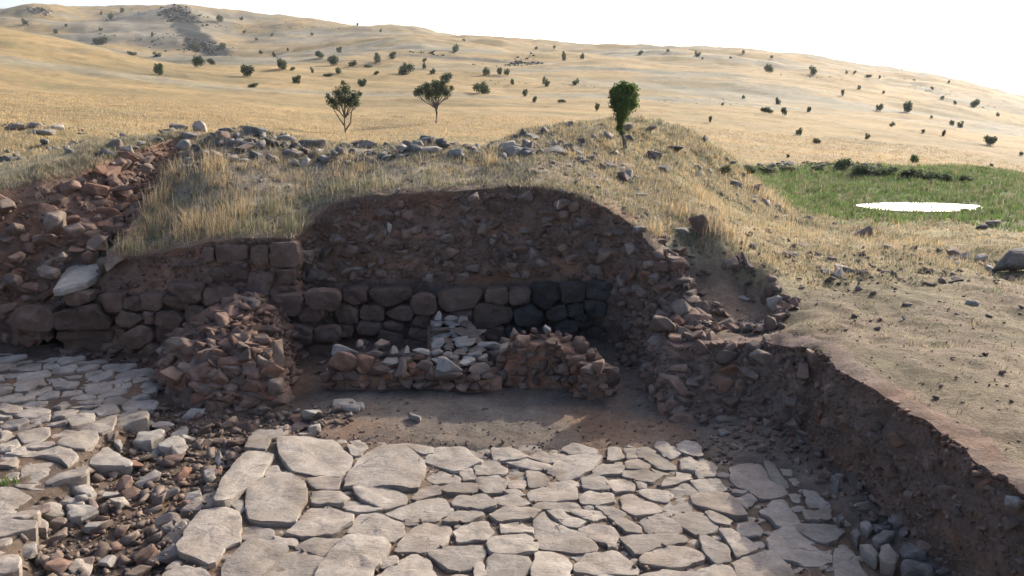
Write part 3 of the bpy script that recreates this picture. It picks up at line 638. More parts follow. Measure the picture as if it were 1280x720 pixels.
for i, p in enumerate(outl):
    area = abs(np.sum(p[:, 0] * np.roll(p[:, 1], -1) - p[:, 1] * np.roll(p[:, 0], -1)) / 2)
    e = .5 + min(area, .8)
    edge = float(sdist(p[:, 0].mean(), p[:, 1].mean(), paving))
    slab('stone', shrink(p, -.024), rr.uniform(-.006, .018) + (.02 if area > .3 else 0), .22, 'paving', road, dome=.006, tilt=(rr.gauss(0, .028), rr.gauss(0, .03)), rough=.009 + .009 * min(1, area * 2), rnd=.008 + .003 * min(1, area * 2), seed=i, wob=.028, segs=34)
    placed.append(p)
def fill(polys, region, n_try, rmin, rmax, rng, xlim=None, gap=.02, asp=(1, 1.7), ang=0.0):
    lo, hi_ = region.min(0), region.max(0); out = []
    cx = rng.uniform(lo[0], hi_[0], n_try); cy = rng.uniform(lo[1], hi_[1], n_try)
    ok = sdist(cx, cy, region) > .03
    if xlim: ok &= (cx > xlim[0]) & (cx < xlim[1]) & (cy > xlim[2])
    cx, cy = cx[ok], cy[ok]; clear = np.full(len(cx), 9.0)
    for p in polys: clear = np.minimum(clear, -sdist(cx, cy, p))
    while True:
        i = int(np.argmax(clear))
        if clear[i] < rmin: break
        r = min(clear[i] * 1.02, rmax) ; m_ = rng.randint(5, 8); a = np.sort(rng.uniform(0, 2 * pi, 2)[0] + np.arange(m_) * 2 * pi / m_ + rng.uniform(-.3, .3, m_))
        q = np.stack([np.cos(a), np.sin(a)], 1) * (r - gap * .3) * rng.uniform(.92, 1.25, m_)[:, None] + (cx[i], cy[i])
        out.append(q); clear = np.minimum(clear, np.hypot(cx - cx[i], cy - cy[i]) - r * 1.05); clear[i] = -1
    return out
FR = np.random.RandomState(3)
small = fill(placed, paving, 9000, .050, .14, FR, (-3.4, 4.0, 5.2))
small.sort(key=lambda p: -np.ptp(p[:, 0]))
print('paving', len(placed), 'fill', len(small))
for i, p in enumerate(small[:170]):
    slab('stone', p, rr.uniform(-.035, -.004), .12, 'paving', road, dome=.03, tilt=(rr.gauss(0, .06), rr.gauss(0, .06)), rough=.006, rnd=.015, seed=500 + i, segs=14)
pp = np.array([[p[:, 0].mean(), p[:, 1].mean(), -.045] for p in small[170:]] + [[0, 7, -.3]])
gx_, gy_ = FR.uniform(-3.2, 4, 2400), FR.uniform(5.5, 10.5, 2400)
cl = np.full(len(gx_), 9.0)
for p in placed: cl = np.minimum(cl, -sdist(gx_, gy_, p))
okp = (sdist(gx_, gy_, paving) > -.15) & (cl > .0)
pp = np.vstack([pp, np.stack([gx_[okp], gy_[okp], -.014 + FR.uniform(-.005, .02, okp.sum())], 1)])
joined_rocks('gravel', pp, FR.uniform(.006, .026, (len(pp), 1)) * FR.uniform(.6, 1.2, (len(pp), 3)), 'rubble', road)

def cells(seeds, aniso=1.0, ang=0.0, gap=.02, slack=1.25):
    """irregular close-fitting outlines round seeds (x, y, half width, half height)"""
    s = np.array(seeds, float); ca, sa = cos(ang), sin(ang); out = []
    for i, (x, y, hw, hh_) in enumerate(s):
        th = np.arange(12) * 2 * pi / 12; c_, s_ = np.cos(th), np.sin(th)
        rx = np.sign(c_) * np.abs(c_) ** .55 * hw * slack; ry = np.sign(s_) * np.abs(s_) ** .55 * hh_ * slack
        P = [np.array((x + a * ca - b_ * sa, y + a * sa + b_ * ca)) for a, b_ in zip(rx, ry)]
        dd = np.hypot(s[:, 0] - x, s[:, 1] - y); idx = np.argsort(dd)[1:14]
        for j in idx:
            d = s[j, :2] - (x, y); D = np.linalg.norm(d)
            if D > 2.5 * max(hw, hh_, s[j, 2], s[j, 3]) + .3: continue
            u_ = d / (D + 1e-9); lu = np.array((u_[0] * ca + u_[1] * sa, -u_[0] * sa + u_[1] * ca))
            e = lambda w, h: 1 / ((abs(lu[0]) / w) ** 3 + (abs(lu[1]) / h) ** 3 + 1e-9) ** (1 / 3)
            a, b_ = e(hw, hh_), e(s[j, 2], s[j, 3]); off = D * a / (a + b_) - gap / 2
            nx_ = []; 
            for k in range(len(P)):
                p, q = P[k], P[(k + 1) % len(P)]; dp, dq = (p - (x, y)) @ u_ - off, (q - (x, y)) @ u_ - off
                if dp <= 0: nx_.append(p)
                if dp * dq < 0: nx_.append(p + (q - p) * dp / (dp - dq))
            P = nx_
            if len(P) < 3: break
        out.append(np.array(P) if len(P) >= 3 else None)
    return out
def scatter(region_test, lo, hi_, r, rng, tries=6000, pre=(), ax=1.0):
    pts = [tuple(p) for p in pre]; base_n = len(pts); A_ = np.array([(p[0], p[1]) for p in pts]).reshape(-1, 2)
    for _ in range(tries):
        p = np.array([rng.uniform(lo[0], hi_[0]), rng.uniform(lo[1], hi_[1])])
        if not region_test(p): continue
        rad = r * rng.uniform(.75, 1.25)
        if len(A_) and (np.hypot((A_[:, 0] - p[0]) / ax, A_[:, 1] - p[1]) < rad).any(): continue
        pts.append((p[0], p[1], rad)); A_ = np.vstack([A_, p])
    return pts[base_n:]
terr = sheet('raised_paving', terrace, TZ - .030, 'floor', (.78, .70, .62))
T7 = '''390,455 570,400 580,415 560,465 510,480 400,470|80,490 240,455 245,490 210,520 120,530|250,490 330,465 390,470 370,500 290,515|280,550 400,480 485,480 480,510 430,560 350,555|90,600 230,560 350,560 385,600 340,650 300,620 250,600|100,670 180,635 270,625 290,660 250,720 120,720
90,550 190,520 280,525 270,550 150,565|0,530 85,505 100,545 60,580 0,570|0,590 70,580 90,620 80,660 0,650|0,480 60,470 75,495 0,520|0,345 100,350 110,385 30,390 0,380|230,325 330,320 360,345 300,365|60,380 180,355 260,365 230,395 100,405|330,420 400,370 470,375 470,420 360,460'''
tpre = [px_poly(s, 0, 420, 4, TZ) for row in T7.split('\n') for s in row.split('|')] + [px_poly('0,280 80,280 150,320 60,400 0,440 -60,440 -60,290', 0, 540, 4, TZ)]
rt = np.random.RandomState(9)
pts = scatter(lambda p: sdist(p[0], p[1], terrace) > .10 and max(float(sdist(p[0], p[1], q)) for q in tpre) < -.06, (-8.6, 5.4), (-3.0, 12.1), .215, rt, 12000, ax=1.4)
seeds = [(x, y, r * .95, r * .50) for x, y, r in pts] + [(q[:, 0].mean(), q[:, 1].mean(), np.ptp(q[:, 0]) / 2, np.ptp(q[:, 1]) / 2) for q in tpre]
for i, p in enumerate(cells(seeds, ang=.35, gap=.018)[:len(pts)] + [shrink(q, -.012) for q in tpre]):
    if p is None: continue
    slab('stone', p, TZ + rt.uniform(-.03, .02), .24, 'paving', terr, dome=.012, tilt=(rt.normal(0, .07), rt.normal(.03, .08)), rough=.016, rnd=.018, seed=900 + i, segs=22, wob=.03)
print('terrace', len(pts))
# ------------------------------------------------------------------ masonry and embedded stones
def wall_stones(parent, Yp, rects, x0, x1, z0, z1, r, mats, rng, topline=None, prot=.05, ax=1.7, mat_fn=None):
    pre = []
    for cx, cy, w, h in rects:
        a = PY(cx, cy, Yp); d = a[1] * cos(PITCH) + (CAMZ - a[2]) * sin(PITCH); k = d / FOC; pre.append((a[0], a[2], w * k / 2, h * k / 2 * 1.03))
    topl = lambda x: z1 - .10 + .16 * float(fbm(x, Yp, 0, 1.7, 3))
    test = lambda p: p[1] < topl(p[0]) and (topline is None or p[1] < topline(p[0])) and all(abs(p[0] - q[0]) > q[2] + .05 or abs(p[1] - q[1]) > q[3] + .05 for q in pre)
    pts = scatter(test, (x0, z0), (x1, z1), r, rng, 5000, ax=ax)
    seeds = pre + [(x, z, q * .55 * ax, q * .5) for x, z, q in pts]
    for i, p in enumerate(cells(seeds, gap=.016, slack=1.16)):
        if p is None or np.ptp(p[:, 0]) < .05: continue
        mt = mat_fn(p[:, 0].mean(), p[:, 1].mean()) if mat_fn else mats
        slab('stone', p, rng.uniform(-.07, prot), .28, mt, parent, dome=.035, tilt=(rng.normal(0, .10), rng.normal(.02, .10)), rough=.034, rnd=.022, seed=1500 + i + int(Yp * 10), segs=20,
             up=((0, Yp, 0), (1, 0, 0), (0, 0, 1), (0, -1, 0)), wob=.02)
rw = np.random.RandomState(21)
mw = thing('masonry_wall', 'old wall of large squared brown blocks below the grassy mound, left of the pit', 'stone wall', (-5, 11.9, 0))
rects = [(103, 397, 78, 28), (105, 428, 79, 24), (42, 400, 52, 26), (160, 400, 32, 18), (175, 421, 32, 25), (212, 400, 38, 20), (244, 392, 22, 18), (187, 397, 14, 14), (137, 380, 28, 20), (166, 382, 30, 14), (222, 379, 36, 16), (206, 420, 20, 22), (240, 418, 34, 26), (150, 424, 14, 22)]
wall_stones(mw, 11.96, rects, -6.7, -2.75, 0.0, 1.0, .24, 'masonry', rw, prot=.08)
up_r = [(290, 344, 82, 24), (282, 318, 46, 20), (322, 355, 50, 26), (354, 320, 34, 30), (325, 320, 20, 22), (262, 318, 16, 16), (300, 370, 46, 18), (345, 368, 30, 18), (355, 345, 22, 18), (258, 367, 26, 16)]
wall_stones(mw, 12.18, up_r, -4.9, -4.85, 1.0, 1.02, .2, 'masonry', rw, prot=.05)
bw = thing('masonry_wall', 'dark grey masonry at the foot of the tall earth section, back of the pit', 'stone wall', (-.5, 12.6, 0))
back_r = [(576, 377, 52, 25), (487, 372, 50, 20), (444, 371, 28, 18), (530, 380, 28, 23), (410, 372, 25, 13), (612, 397, 56, 30), (682, 372, 38, 28), (650, 371, 25, 18), (621, 371, 26, 18), (715, 366, 30, 22), (747, 362, 30, 20), (660, 395, 34, 24), (432, 393, 30, 22), (464, 393, 30, 20), (500, 393, 33, 17), (745, 386, 38, 20), (700, 392, 30, 18)]
wall_stones(bw, 12.60, back_r, -2.9, 1.62, -.1, .84, .22, 'dark_masonry', rw, prot=.08, ax=1.5, mat_fn=lambda x, z: 'dark_masonry' if x > -.1 + .5 * z else 'masonry')

def face_rocks(i0, i1, n, smin, smax, mat, parent, rng, tmin=.06, tmax=.97, proud=.25, as_parts=0, dens=None, name='stone', flat=.65):
    rows = []
    while len(rows) < n:
        i = rng.uniform(i0, i1); t = rng.uniform(tmin, tmax)
        if dens is not None and rng.rand() > dens(i, t): continue
        rows.append((i, t, smin * (smax / smin) ** (rng.rand() ** 2.6)))
    rows.sort(key=lambda r_: -r_[2]); a = np.array(rows); P = face_point(a[:, 0], a[:, 1])
    nx = np.interp(a[:, 0], np.arange(len(S)), nrm[:, 0]); ny = np.interp(a[:, 0], np.arange(len(S)), nrm[:, 1])
    P = P + np.stack([nx, ny, 0 * nx], 1) * (a[:, 2] * proud * rng.uniform(-.6, 1, len(a)))[:, None]
    sz = a[:, 2:3] * np.stack([rng.uniform(.75, 1.4, len(a)), rng.uniform(.6, 1.1, len(a)), rng.uniform(flat * .75, flat * 1.3, len(a))], 1)
    for k in range(min(as_parts, len(a))):
        rock(name, P[k], sz[k], (rng.normal(0, .35), rng.normal(0, .35), rng.uniform(0, 6.28)), mat if isinstance(mat, str) else mat[rng.randint(len(mat))], parent)
    if len(a) > as_parts:
        m1 = mat if isinstance(mat, str) else mat[0]
        joined_rocks('pebble', P[as_parts:], sz[as_parts:], m1, parent, rs=rng)
def idx(k): return float(np.interp(k, np.arange(len(rim_ctl)), L)) / S[1]
rf = np.random.RandomState(33)
face_rocks(idx(.8), idx(5.5), 620, .04, .21, ['redstone', 'redstone', 'rubble'], sec_slope, rf, .05, 1, .5, 270, flat=.6)
face_rocks(idx(0), idx(11), 1700, .02, .07, 'redstone', sec_slope, rf, .03, 1, .5, 0)
face_rocks(idx(7), idx(11.5), 60, .04, .14, ['redstone', 'rubble'], sec_slope, rf, .05, 1, .5, 20)
up_ = lambda i, t: 1.0 if (t < .58 or i > idx(25)) else .12
face_rocks(idx(16.6), idx(29.5), 1700, .028, .14, ['redstone', 'rubble', 'rubble'], sec, rf, .04, 1, .12, 285, up_)
face_rocks(idx(16.6), idx(29.8), 6500, .008, .04, 'rubble', sec, rf, .03, 1, .35, 0, up_)
face_rocks(idx(11.8), idx(16.8), 900, .012, .07, 'masonry', sec, rf, .03, .6, .3, 0)
face_rocks(idx(26), idx(29.8), 110, .05, .17, ['rubble', 'redstone'], sec, rf, .1, 1, .5, 45)
face_rocks(idx(29.8), idx(34), 260, .035, .16, ['rubble', 'rubble', 'redstone'], side, rf, .05, 1, .4, 130)
face_rocks(idx(29.8), idx(34), 1300, .01, .04, 'rubble', side, rf, .03, 1, .4, 0)
face_rocks(idx(29.5), idx(39), 900, .008, .04, 'redstone', side, rf, 0, .07, .8, 0)
face_rocks(idx(11.8), idx(29.8), 900, .008, .04, 'rubble', sec, rf, 0, .05, .6, 0)
face_rocks(idx(34), idx(39), 360, .02, .085, ['rubble', 'redstone'], side, rf, .05, 1, .2, 90)
face_rocks(idx(34), idx(39), 2600, .008, .03, 'rubble', side, rf, .03, 1, .35, 0)
rq = np.random.RandomState(51); q_ = []
while len(q_) < 170:
    i = rq.uniform(idx(26.2), idx(30.0)); o = rq.uniform(-.05, .55) ** 1.0; x = float(np.interp(i, np.arange(len(S)), Rm[:, 0] - nrm[:, 0] * o)); y = float(np.interp(i, np.arange(len(S)), Rm[:, 1] - nrm[:, 1] * o)); q_.append((x, y, .035 * 4.2 ** (rq.rand() ** 1.6)))
for a_, b_ in zip(ledge[[0, 1, 2, 3, 4, 5]], ledge[[1, 2, 3, 4, 5, 6]]):
    for _ in range(14 if a_[1] > 11 else 22):
        t_ = rq.rand(); q_.append((*(a_ * (1 - t_) + b_ * t_ + rq.normal(0, .07, 2)), .03 * 4.0 ** (rq.rand() ** 1.5)))
q_.sort(key=lambda r_: -r_[2]); q_ = np.array(q_); qz = ground(q_[:, 0], q_[:, 1]) + q_[:, 2] * .3; qs = q_[:, 2:3] * rq.uniform(.6, 1.4, (len(q_), 3)) * (1, 1, .7)
for k in range(90): rock('stone', (q_[k, 0], q_[k, 1], qz[k]), qs[k], (rq.normal(0, .4), rq.normal(0, .4), rq.uniform(0, 6)), random.choice(['rubble', 'redstone', 'rubble']), side)
joined_rocks('pebble', np.column_stack([q_[90:, :2], qz[90:]]), qs[90:], 'rubble', side, rs=rq)
# notable single stones seen in the faces
def px_size(P, w, h):
    d = P[1] * cos(PITCH) + (CAMZ - P[2]) * sin(PITCH); return w * d / FOC / 2, h * d / FOC / 2
def stone_at(px, py, Y, w, h, mat, parent=None, name='stone', dep=None, rot=None, k=None):
    P = PY(px, py, Y); a, b_ = px_size(P, w, h)
    return rock(name, P, (a, dep if dep else min(a, b_) * 1.1, b_), rot if rot is not None else (random.uniform(-.15, .15), random.uniform(-.15, .15), random.uniform(-.3, .3)), mat, parent, k)
for q in [(759, 321, 27, 27, 'rubble'), (790, 322, 18, 18, 'rubble'), (594, 246, 18, 14, 'rubble'), (590, 280, 18, 15, 'redstone'), (441, 311, 17, 16, 'rubble'), (487, 284, 6, 14, 'pale_rock'), (697, 256, 4, 12, 'pale_rock'), (446, 335, 12, 6, 'pale_rock'), (413, 350, 14, 10, 'rubble'), (380, 333, 16, 16, 'rubble'), (566, 315, 18, 12, 'rubble'), (561, 331, 14, 11, 'rubble'), (640, 332, 16, 10, 'rubble'), (617, 296, 10, 8, 'rubble'), (722, 283, 10, 10, 'rubble'), (578, 345, 16, 10, 'rubble'), (537, 348, 10, 12, 'pale_rock'), (560, 296, 16, 7, 'rubble')]:
    stone_at(q[0], q[1], 12.78, q[2], q[3], q[4], sec)
for q in [(70, 277, 24, 26, 12.9), (93, 274, 22, 10, 12.9), (90, 287, 28, 18, 12.8), (150, 236, 32, 14, 14.2), (30, 252, 34, 14, 13.6), (25, 268, 14, 14, 13.3), (88, 235, 20, 14, 14.2), (120, 204, 16, 10, 15.1), (143, 204, 20, 12, 15.3), (60, 340, 26, 16, 12.4), (38, 360, 26, 18, 12.3), (15, 350, 20, 16, 12.3), (12, 385, 24, 12, 12.15), (50, 300, 18, 14, 12.8), (120, 300, 24, 16, 12.8), (20, 322, 22, 14, 12.7), (78, 320, 18, 12, 12.5), (5, 300, 20, 14, 12.9), (55, 240, 20, 10, 14)]:
    stone_at(*q[:2], q[4], q[2], q[3], random.choice(['redstone', 'rubble']), sec_slope)
# the big pale slab jutting out of the left wall
sp_ = np.array([PZ(*p, 1.18)[:2] for p in [(63, 352), (78, 335), (98, 322), (125, 312), (136, 318), (134, 335), (108, 346)]])
slab('stone', sp_, 1.16, .12, 'pale_rock', mw, dome=.05, tilt=(.10, .10), rough=.02, rnd=.03, seed=77)['label'] = 'large pale flat slab jutting from the wall top'

# ruined stub of rubble wall (left centre)
stub = np.array([PZ(*p, 0)[:2] for p in [(190, 488), (235, 503), (300, 505), (352, 500), (366, 480), (363, 466), (374, 450), (384, 436), (330, 432), (230, 436), (196, 455)]])
def stub_h(x, y):
    d = sdist(x, y, stub); top = .58 + .30 * sstep(10.3, 11.6, y) + .12 * fbm(x, y, 2, 1.6, 3) - .35 * sstep(-3.9, -4.6, x)
    return -.08 + (top + .08) * sstep(-.02, .24, d) ** .8 * (.62 + .38 * sstep(.1, .55, d + .12 * fbm(x, y, 7, 2.5, 2))) + .02 * fbm(x, y, 4, 9, 3)
ax_, ay_ = np.meshgrid(np.arange(stub[:, 0].min() - .1, stub[:, 0].max() + .1, .045), np.arange(stub[:, 1].min() - .1, stub[:, 1].max() + .1, .045))
az_ = stub_h(ax_, ay_)
st_t = thing('wall_stub', 'collapsed rubble wall stub of reddish stones, sunlit on top, before the left masonry wall', 'ruined wall', (-3.6, 10.8, 0))
mesh_obj('earth_core', np.stack([ax_, ay_, az_], -1).reshape(-1, 3), grid_faces(*ax_.shape), M['section'], st_t, smooth=True, col={'base': np.ones((ax_.size, 3)) * 1.5})
rs_ = np.random.RandomState(8); cnt = 0; P_ = []; S_ = []
while len(P_) < 1500:
    x, y = rs_.uniform(stub[:, 0].min(), stub[:, 0].max()), rs_.uniform(stub[:, 1].min(), stub[:, 1].max()); z = float(stub_h(x, y))
    if z < -.02: continue
    s = .025 * 6.0 ** (rs_.rand() ** 2.0); P_.append((x, y, z + s * .1)); S_.append((s * rs_.uniform(.9, 1.5), s, s * rs_.uniform(.45, .8)))
# steep flanks get stones of their own
for _ in range(420):
    x, y = rs_.uniform(stub[:, 0].min(), stub[:, 0].max()), rs_.uniform(stub[:, 1].min(), stub[:, 1].min() + .35)
    d = float(sdist(x, y, stub)); 
    if d < 0 or d > .24: continue
    z = float(stub_h(x, y)); s = .05 * 3.2 ** rs_.rand(); P_.append((x, y - .02, z)); S_.append((s * 1.2, s * .9, s * .8))
o_ = np.argsort([-max(s) for s in S_]); P_ = np.array(P_)[o_]; S_ = np.array(S_)[o_]
for k in range(270): rock('stone', P_[k], S_[k], (rs_.normal(0, .4), rs_.normal(0, .4), rs_.uniform(0, 6.28)), random.choice(['redstone', 'redstone', 'rubble']), st_t)
joined_rocks('pebble', P_[270:], S_[270:], 'redstone', st_t, rs=rs_)
for q in [(347, 444, 16, 40), (334, 456, 18, 34), (301, 480, 32, 24), (346, 484, 20, 24), (271, 472, 24, 26), (325, 488, 14, 16), (245, 480, 26, 20), (290, 455, 40, 18), (235, 462, 26, 22), (215, 472, 28, 24), (222, 430, 30, 18), (262, 448, 26, 18), (310, 432, 30, 14)]:
    yy = 10.15 if q[1] > 465 else 10.3
    stone_at(q[0], q[1], yy + (.25 if q[1] < 440 else 0), q[2], q[3], random.choice(['redstone', 'rubble']), st_t)

def rubble_wall(t, path, thick, step, cs, mats, rng, jit=.25, flat=.7, core=True, layers=2):
    """path: list of (x, y, z0, z1) along the wall; coursed rubble"""
    P = np.array(path, float); d = np.hypot(*np.diff(P[:, :2], axis=0).T); Lp = np.concatenate([[0], np.cumsum(d)]); cnt = 0
    f = lambda s, k: np.interp(s, Lp, P[:, k])
    s = 0
    while s <= Lp[-1]:
        x, y, z0, z1 = [f(s, k) for k in range(4)]; dx, dy = f(s + .05, 0) - f(s - .05, 0), f(s + .05, 1) - f(s - .05, 1); m_ = math.hypot(dx, dy) + 1e-9; nx, ny = -dy / m_, dx / m_
        a0 = math.atan2(dy, dx)
        for l in range(layers):
            off = (l / max(1, layers - 1) - .5) * thick if layers > 1 else 0; z = z0
            while z < z1 - cs * .3:
                h = cs * rng.uniform(.75, 1.3); w = step * rng.uniform(.8, 1.25)
                rock('stone', (x + nx * off + rng.normal(0, jit * .05), y + ny * off + rng.normal(0, jit * .05), z + h / 2), (w * .56, max(thick * .36, w * .45), h * .56), (rng.normal(0, jit * .5), rng.normal(0, jit * .5), a0 + rng.normal(0, jit)), mats[rng.randint(len(mats))], t); cnt += 1
                z += h * .92
        s += step * rng.uniform(.85, 1.1)
    if core:
        m = len(P); nv = []
        for i in range(m):
            a = P[max(0, i - 1)]; b_ = P[min(m - 1, i + 1)]; dx, dy = b_[:2] - a[:2]; q = math.hypot(dx, dy); nx, ny = -dy / q, dx / q; w = thick * .52
            nv += [(P[i, 0] + nx * w, P[i, 1] + ny * w, P[i, 2] - .1), (P[i, 0] + nx * w, P[i, 1] + ny * w, P[i, 3] - cs * .55), (P[i, 0] - nx * w, P[i, 1] - ny * w, P[i, 3] - cs * .55), (P[i, 0] - nx * w, P[i, 1] - ny * w, P[i, 2] - .1)]
        F = [(0, 1, 2, 3), tuple(4 * (m - 1) + k for k in (3, 2, 1, 0))]
        for i in range(m - 1):
            for k in range(4): F.append((4 * i + k, 4 * i + 4 + k, 4 * i + 4 + (k + 1) % 4, 4 * i + (k + 1) % 4))
        mesh_obj('earth_core', nv, F, M['section'], t, col={'base': np.ones((len(nv), 3)) * 1.4})
    return cnt
rl = np.random.RandomState(14)
lw = thing('low_wall', 'knee high wall footing of pale and pinkish blocks along the front of the pit', 'low wall', (-1.4, 10.9, 0))
rubble_wall(lw, [(*PZ(418, 478, 0)[:2], 0, .20), (*PZ(470, 480, 0)[:2], 0, .14), (*PZ(520, 476, 0)[:2], 0, .22), (*PZ(580, 481, 0)[:2], 0, .15), (*PZ(625, 479, 0)[:2], 0, .24)], .42, .17, .12, ['rubble', 'rubble', 'masonry', 'redstone'], rl)
for q in [(430, 448, 36, 34, 'redstone', 10.62), (430, 437, 34, 14, 'pale_rock', 10.8), (457, 452, 22, 24, 'redstone', 10.65), (476, 462, 28, 18, 'masonry', 10.6), (502, 463, 26, 24, 'rubble', 10.55), (530, 460, 24, 26, 'rubble', 10.58), (561, 456, 34, 20, 'pale_rock', 10.62), (562, 468, 40, 12, 'rubble', 10.55), (598, 462, 30, 16, 'rubble', 10.62),
          (468, 441, 22, 11, 'paving', 10.85), (492, 439, 20, 11, 'paving', 10.9), (508, 438, 14, 9, 'paving', 10.9), (526, 440, 24, 12, 'pale_rock', 10.85), (488, 452, 20, 10, 'pale_rock', 10.75), (508, 450, 16, 9, 'rubble', 10.75), (450, 430, 10, 8, 'rubble', 11), (478, 430, 16, 8, 'rubble', 11.1), (415, 462, 14, 18, 'masonry', 10.7), (583, 452, 20, 10, 'pale_rock', 10.75)]:
    stone_at(q[0], q[1], q[5], q[2], q[3], q[4], lw, dep=random.uniform(.10, .16))
cw = thing('cross_wall', 'pale stub of thin flat stones running back from the low wall to the dark masonry', 'low wall', (-.8, 11.8, 0))
for r_ in range(11):
    f_ = r_ / 10; yv = 12.45 - 1.5 * f_; py = 398 + 56 * f_; x0 = 538 + 0 * f_; x1 = 578 + 30 * f_; x = x0
    while x < x1:
        w = random.uniform(14, 30); stone_at(x + w / 2, py + random.uniform(-3, 3), yv, w, random.uniform(6, 11), random.choice(['rubble', 'paving', 'rubble', 'grey_rock', 'pale_rock']), cw, dep=random.uniform(.10, .15), rot=(random.uniform(-.25, .25), random.uniform(-.2, .2), random.uniform(-.5, .5)))
        stone_at(x + w / 2, py + 10, yv - .02, w * 1.05, 12, 'rubble', cw, dep=.12); x += w * .92
v_ = [PY(534, 400, 12.5), PY(578, 400, 12.5), PY(606, 462, 10.95), PY(534, 462, 10.95)]
vv = [(x, y, z - .10) for x, y, z in v_] + [(x, y, -.1) for x, y, z in v_]
mesh_obj('earth_core', vv, [(0, 3, 2, 1), (0, 1, 5, 4), (1, 2, 6, 5), (2, 3, 7, 6), (3, 0, 4, 7)], M['section'], cw, col={'base': np.ones((8, 3)) * 1.4})
cu = thing('curved_wall', 'dark curved ring of upright rubble stones at the right end of the low wall', 'low wall', (.6, 10.8, 0))
def top_at(px, py, Y): return PY(px, py, Y)[2]
pth = [(632, 476, 420), (665, 478, 419), (695, 479, 416), (718, 482, 428), (737, 490, 445), (750, 497, 458)]
rubble_wall(cu, [(*PZ(a, b_, 0)[:2], 0, top_at(a, c_, PZ(a, b_, 0)[1] + .12)) for a, b_, c_ in pth], .34, .135, .12, ['redstone', 'rubble', 'redstone', 'masonry'], rl, .35)
for q in [(643, 416, 12, 15), (655, 416, 10, 16), (667, 415, 10, 15), (684, 413, 10, 12), (697, 419, 10, 22), (709, 421, 15, 22), (727, 433, 18, 22), (739, 444, 12, 16), (749, 458, 18, 18), (743, 474, 20, 16), (735, 488, 16, 14), (754, 484, 12, 10), (760, 492, 10, 8), (690, 428, 12, 16), (676, 426, 12, 12), (640, 432, 14, 12), (716, 442, 18, 14)]:
    yb = 10.95 if q[0] < 712 else (10.85 - (q[0] - 712) * .012); stone_at(q[0], q[1], yb - (.2 if q[1] > 455 else 0), q[2], q[3], 'redstone' if q[0] != 684 else 'pale_rock', cu, dep=.09)
USED = {}
MARKS = [((40, 250), 'top of the rubble slope'), ((90, 280), 'large stones in the rubble slope'), ((100, 340), 'jutting pale slab'), ((105, 410), 'big squared blocks of the left wall'), ((200, 420), 'rounded end of the left wall'), ((280, 440), 'sunlit wall stub'), ((345, 455), 'right end of the wall stub'), ((210, 480), 'left foot of the wall stub'), ((310, 510), 'front foot of the wall stub'),
 ((150, 565), 'broad broken slab'), ((165, 530), 'bluish white slab'), ((215, 550), 'sunlit tan slab'), ((280, 565), 'top of the gutter'), ((335, 550), 'corner slab of the road'), ((310, 590), 'long kerb slab of the road'), ((250, 620), 'pointed grey slab'), ((260, 670), 'large pale kerb slab'), ((80, 600), 'thin pale slab'), ((40, 650), 'greenish stone'), ((110, 590), 'grey brown block'), ((100, 632), 'tan slab in the gutter'), ((150, 650), 'middle of the gutter'), ((120, 690), 'bottom of the gutter'), ((190, 690), 'foot of the pale kerb slab'), ((30, 690), 'broken edge of the raised paving'),
 ((430, 510), 'broken slab on the floor'), ((430, 440), 'pink block of the low wall'), ((520, 455), 'middle of the low wall'), ((570, 430), 'pale cross wall'), ((684, 415), 'curved ring wall'), ((750, 470), 'end of the curved ring wall'), ((790, 470), 'right corner of the pit'), ((862, 497), 'big squared boulder'), ((820, 425), 'tip of the baulk'), ((950, 480), 'face of the baulk'), ((1040, 560), 'foot of the baulk'), ((1090, 640), 'right end of the road'), ((1075, 665), 'yellowish cobble'), ((1180, 640), 'foot of the trench side'),
 ((235, 160), 'pale upright crest stone'), ((318, 162), 'blotched grey crest rock'), ((390, 180), 'tilted crest slab'), ((440, 185), 'gap in the crest stones'), ((483, 182), 'small grey crest rock'), ((535, 180), 'rock cluster below the second tree'), ((600, 190), 'reddish block on the mound'), ((695, 187), 'long grey outcrop'), ((780, 190), 'foot of the sapling'), ((740, 215), 'bare top of the slope'), ((798, 243), 'grey flat rock with twigs'), ((881, 282), 'dark boulder above the pit'), ((20, 158), 'dark boulder at the far left'), ((68, 159), 'whitish far slab'), ((85, 186), 'grey boulder with pale top'), ((30, 205), 'dry ground by the rubble slope'),
 ((930, 360), 'earthen hollow'), ((973, 378), 'upright block by the hollow'), ((1003, 306), 'small white stone of the scree'), ((1050, 333), 'bright stone of the scree'), ((1107, 340), 'flat stone past the scree'), ((1195, 317), 'brown clod'), ((1264, 333), 'large smooth boulder'), ((1128, 408), 'brown stone with a lit face'), ((1066, 418), 'pale pebble'), ((1170, 456), 'brown lumpy stone'), ((1258, 464), 'reddish brown stone'), ((1236, 532), 'flat pale stone'), ((1060, 200), 'dark bush of the marsh edge'), ((1155, 263), 'pond'), ((930, 212), 'left end of the marsh'), ((1144, 198), 'bright green round bush'), ((1220, 225), 'right end of the marsh'),
 ((245, 45), 'dark strip'), ((205, 12), 'rounded summit'), ((55, 14), 'far left summit'), ((130, 48), 'flank thicket'), ((360, 76), 'earth bank'), ((432, 130), 'airy small tree'), ((545, 120), 'spreading small tree'), ((600, 73), 'grey scar'), ((690, 80), 'pale end of the scar'), ((700, 104), 'olive terrace'), ((778, 130), 'sapling'), ((870, 66), 'middle skyline'), ((962, 85), 'two lobed shrub'), ((1016, 87), 'leaning shrub'), ((970, 132), 'shrub trio'), ((1135, 133), 'tree like shrub'), ((1195, 154), 'shrub pair by the ridge'), ((1236, 175), 'grey green shrub'), ((1130, 88), 'rocky far summit'), ((1084, 170), 'small dark shrub'), ((430, 30), 'low left skyline'), ((330, 60), 'slope past the dark strip')]
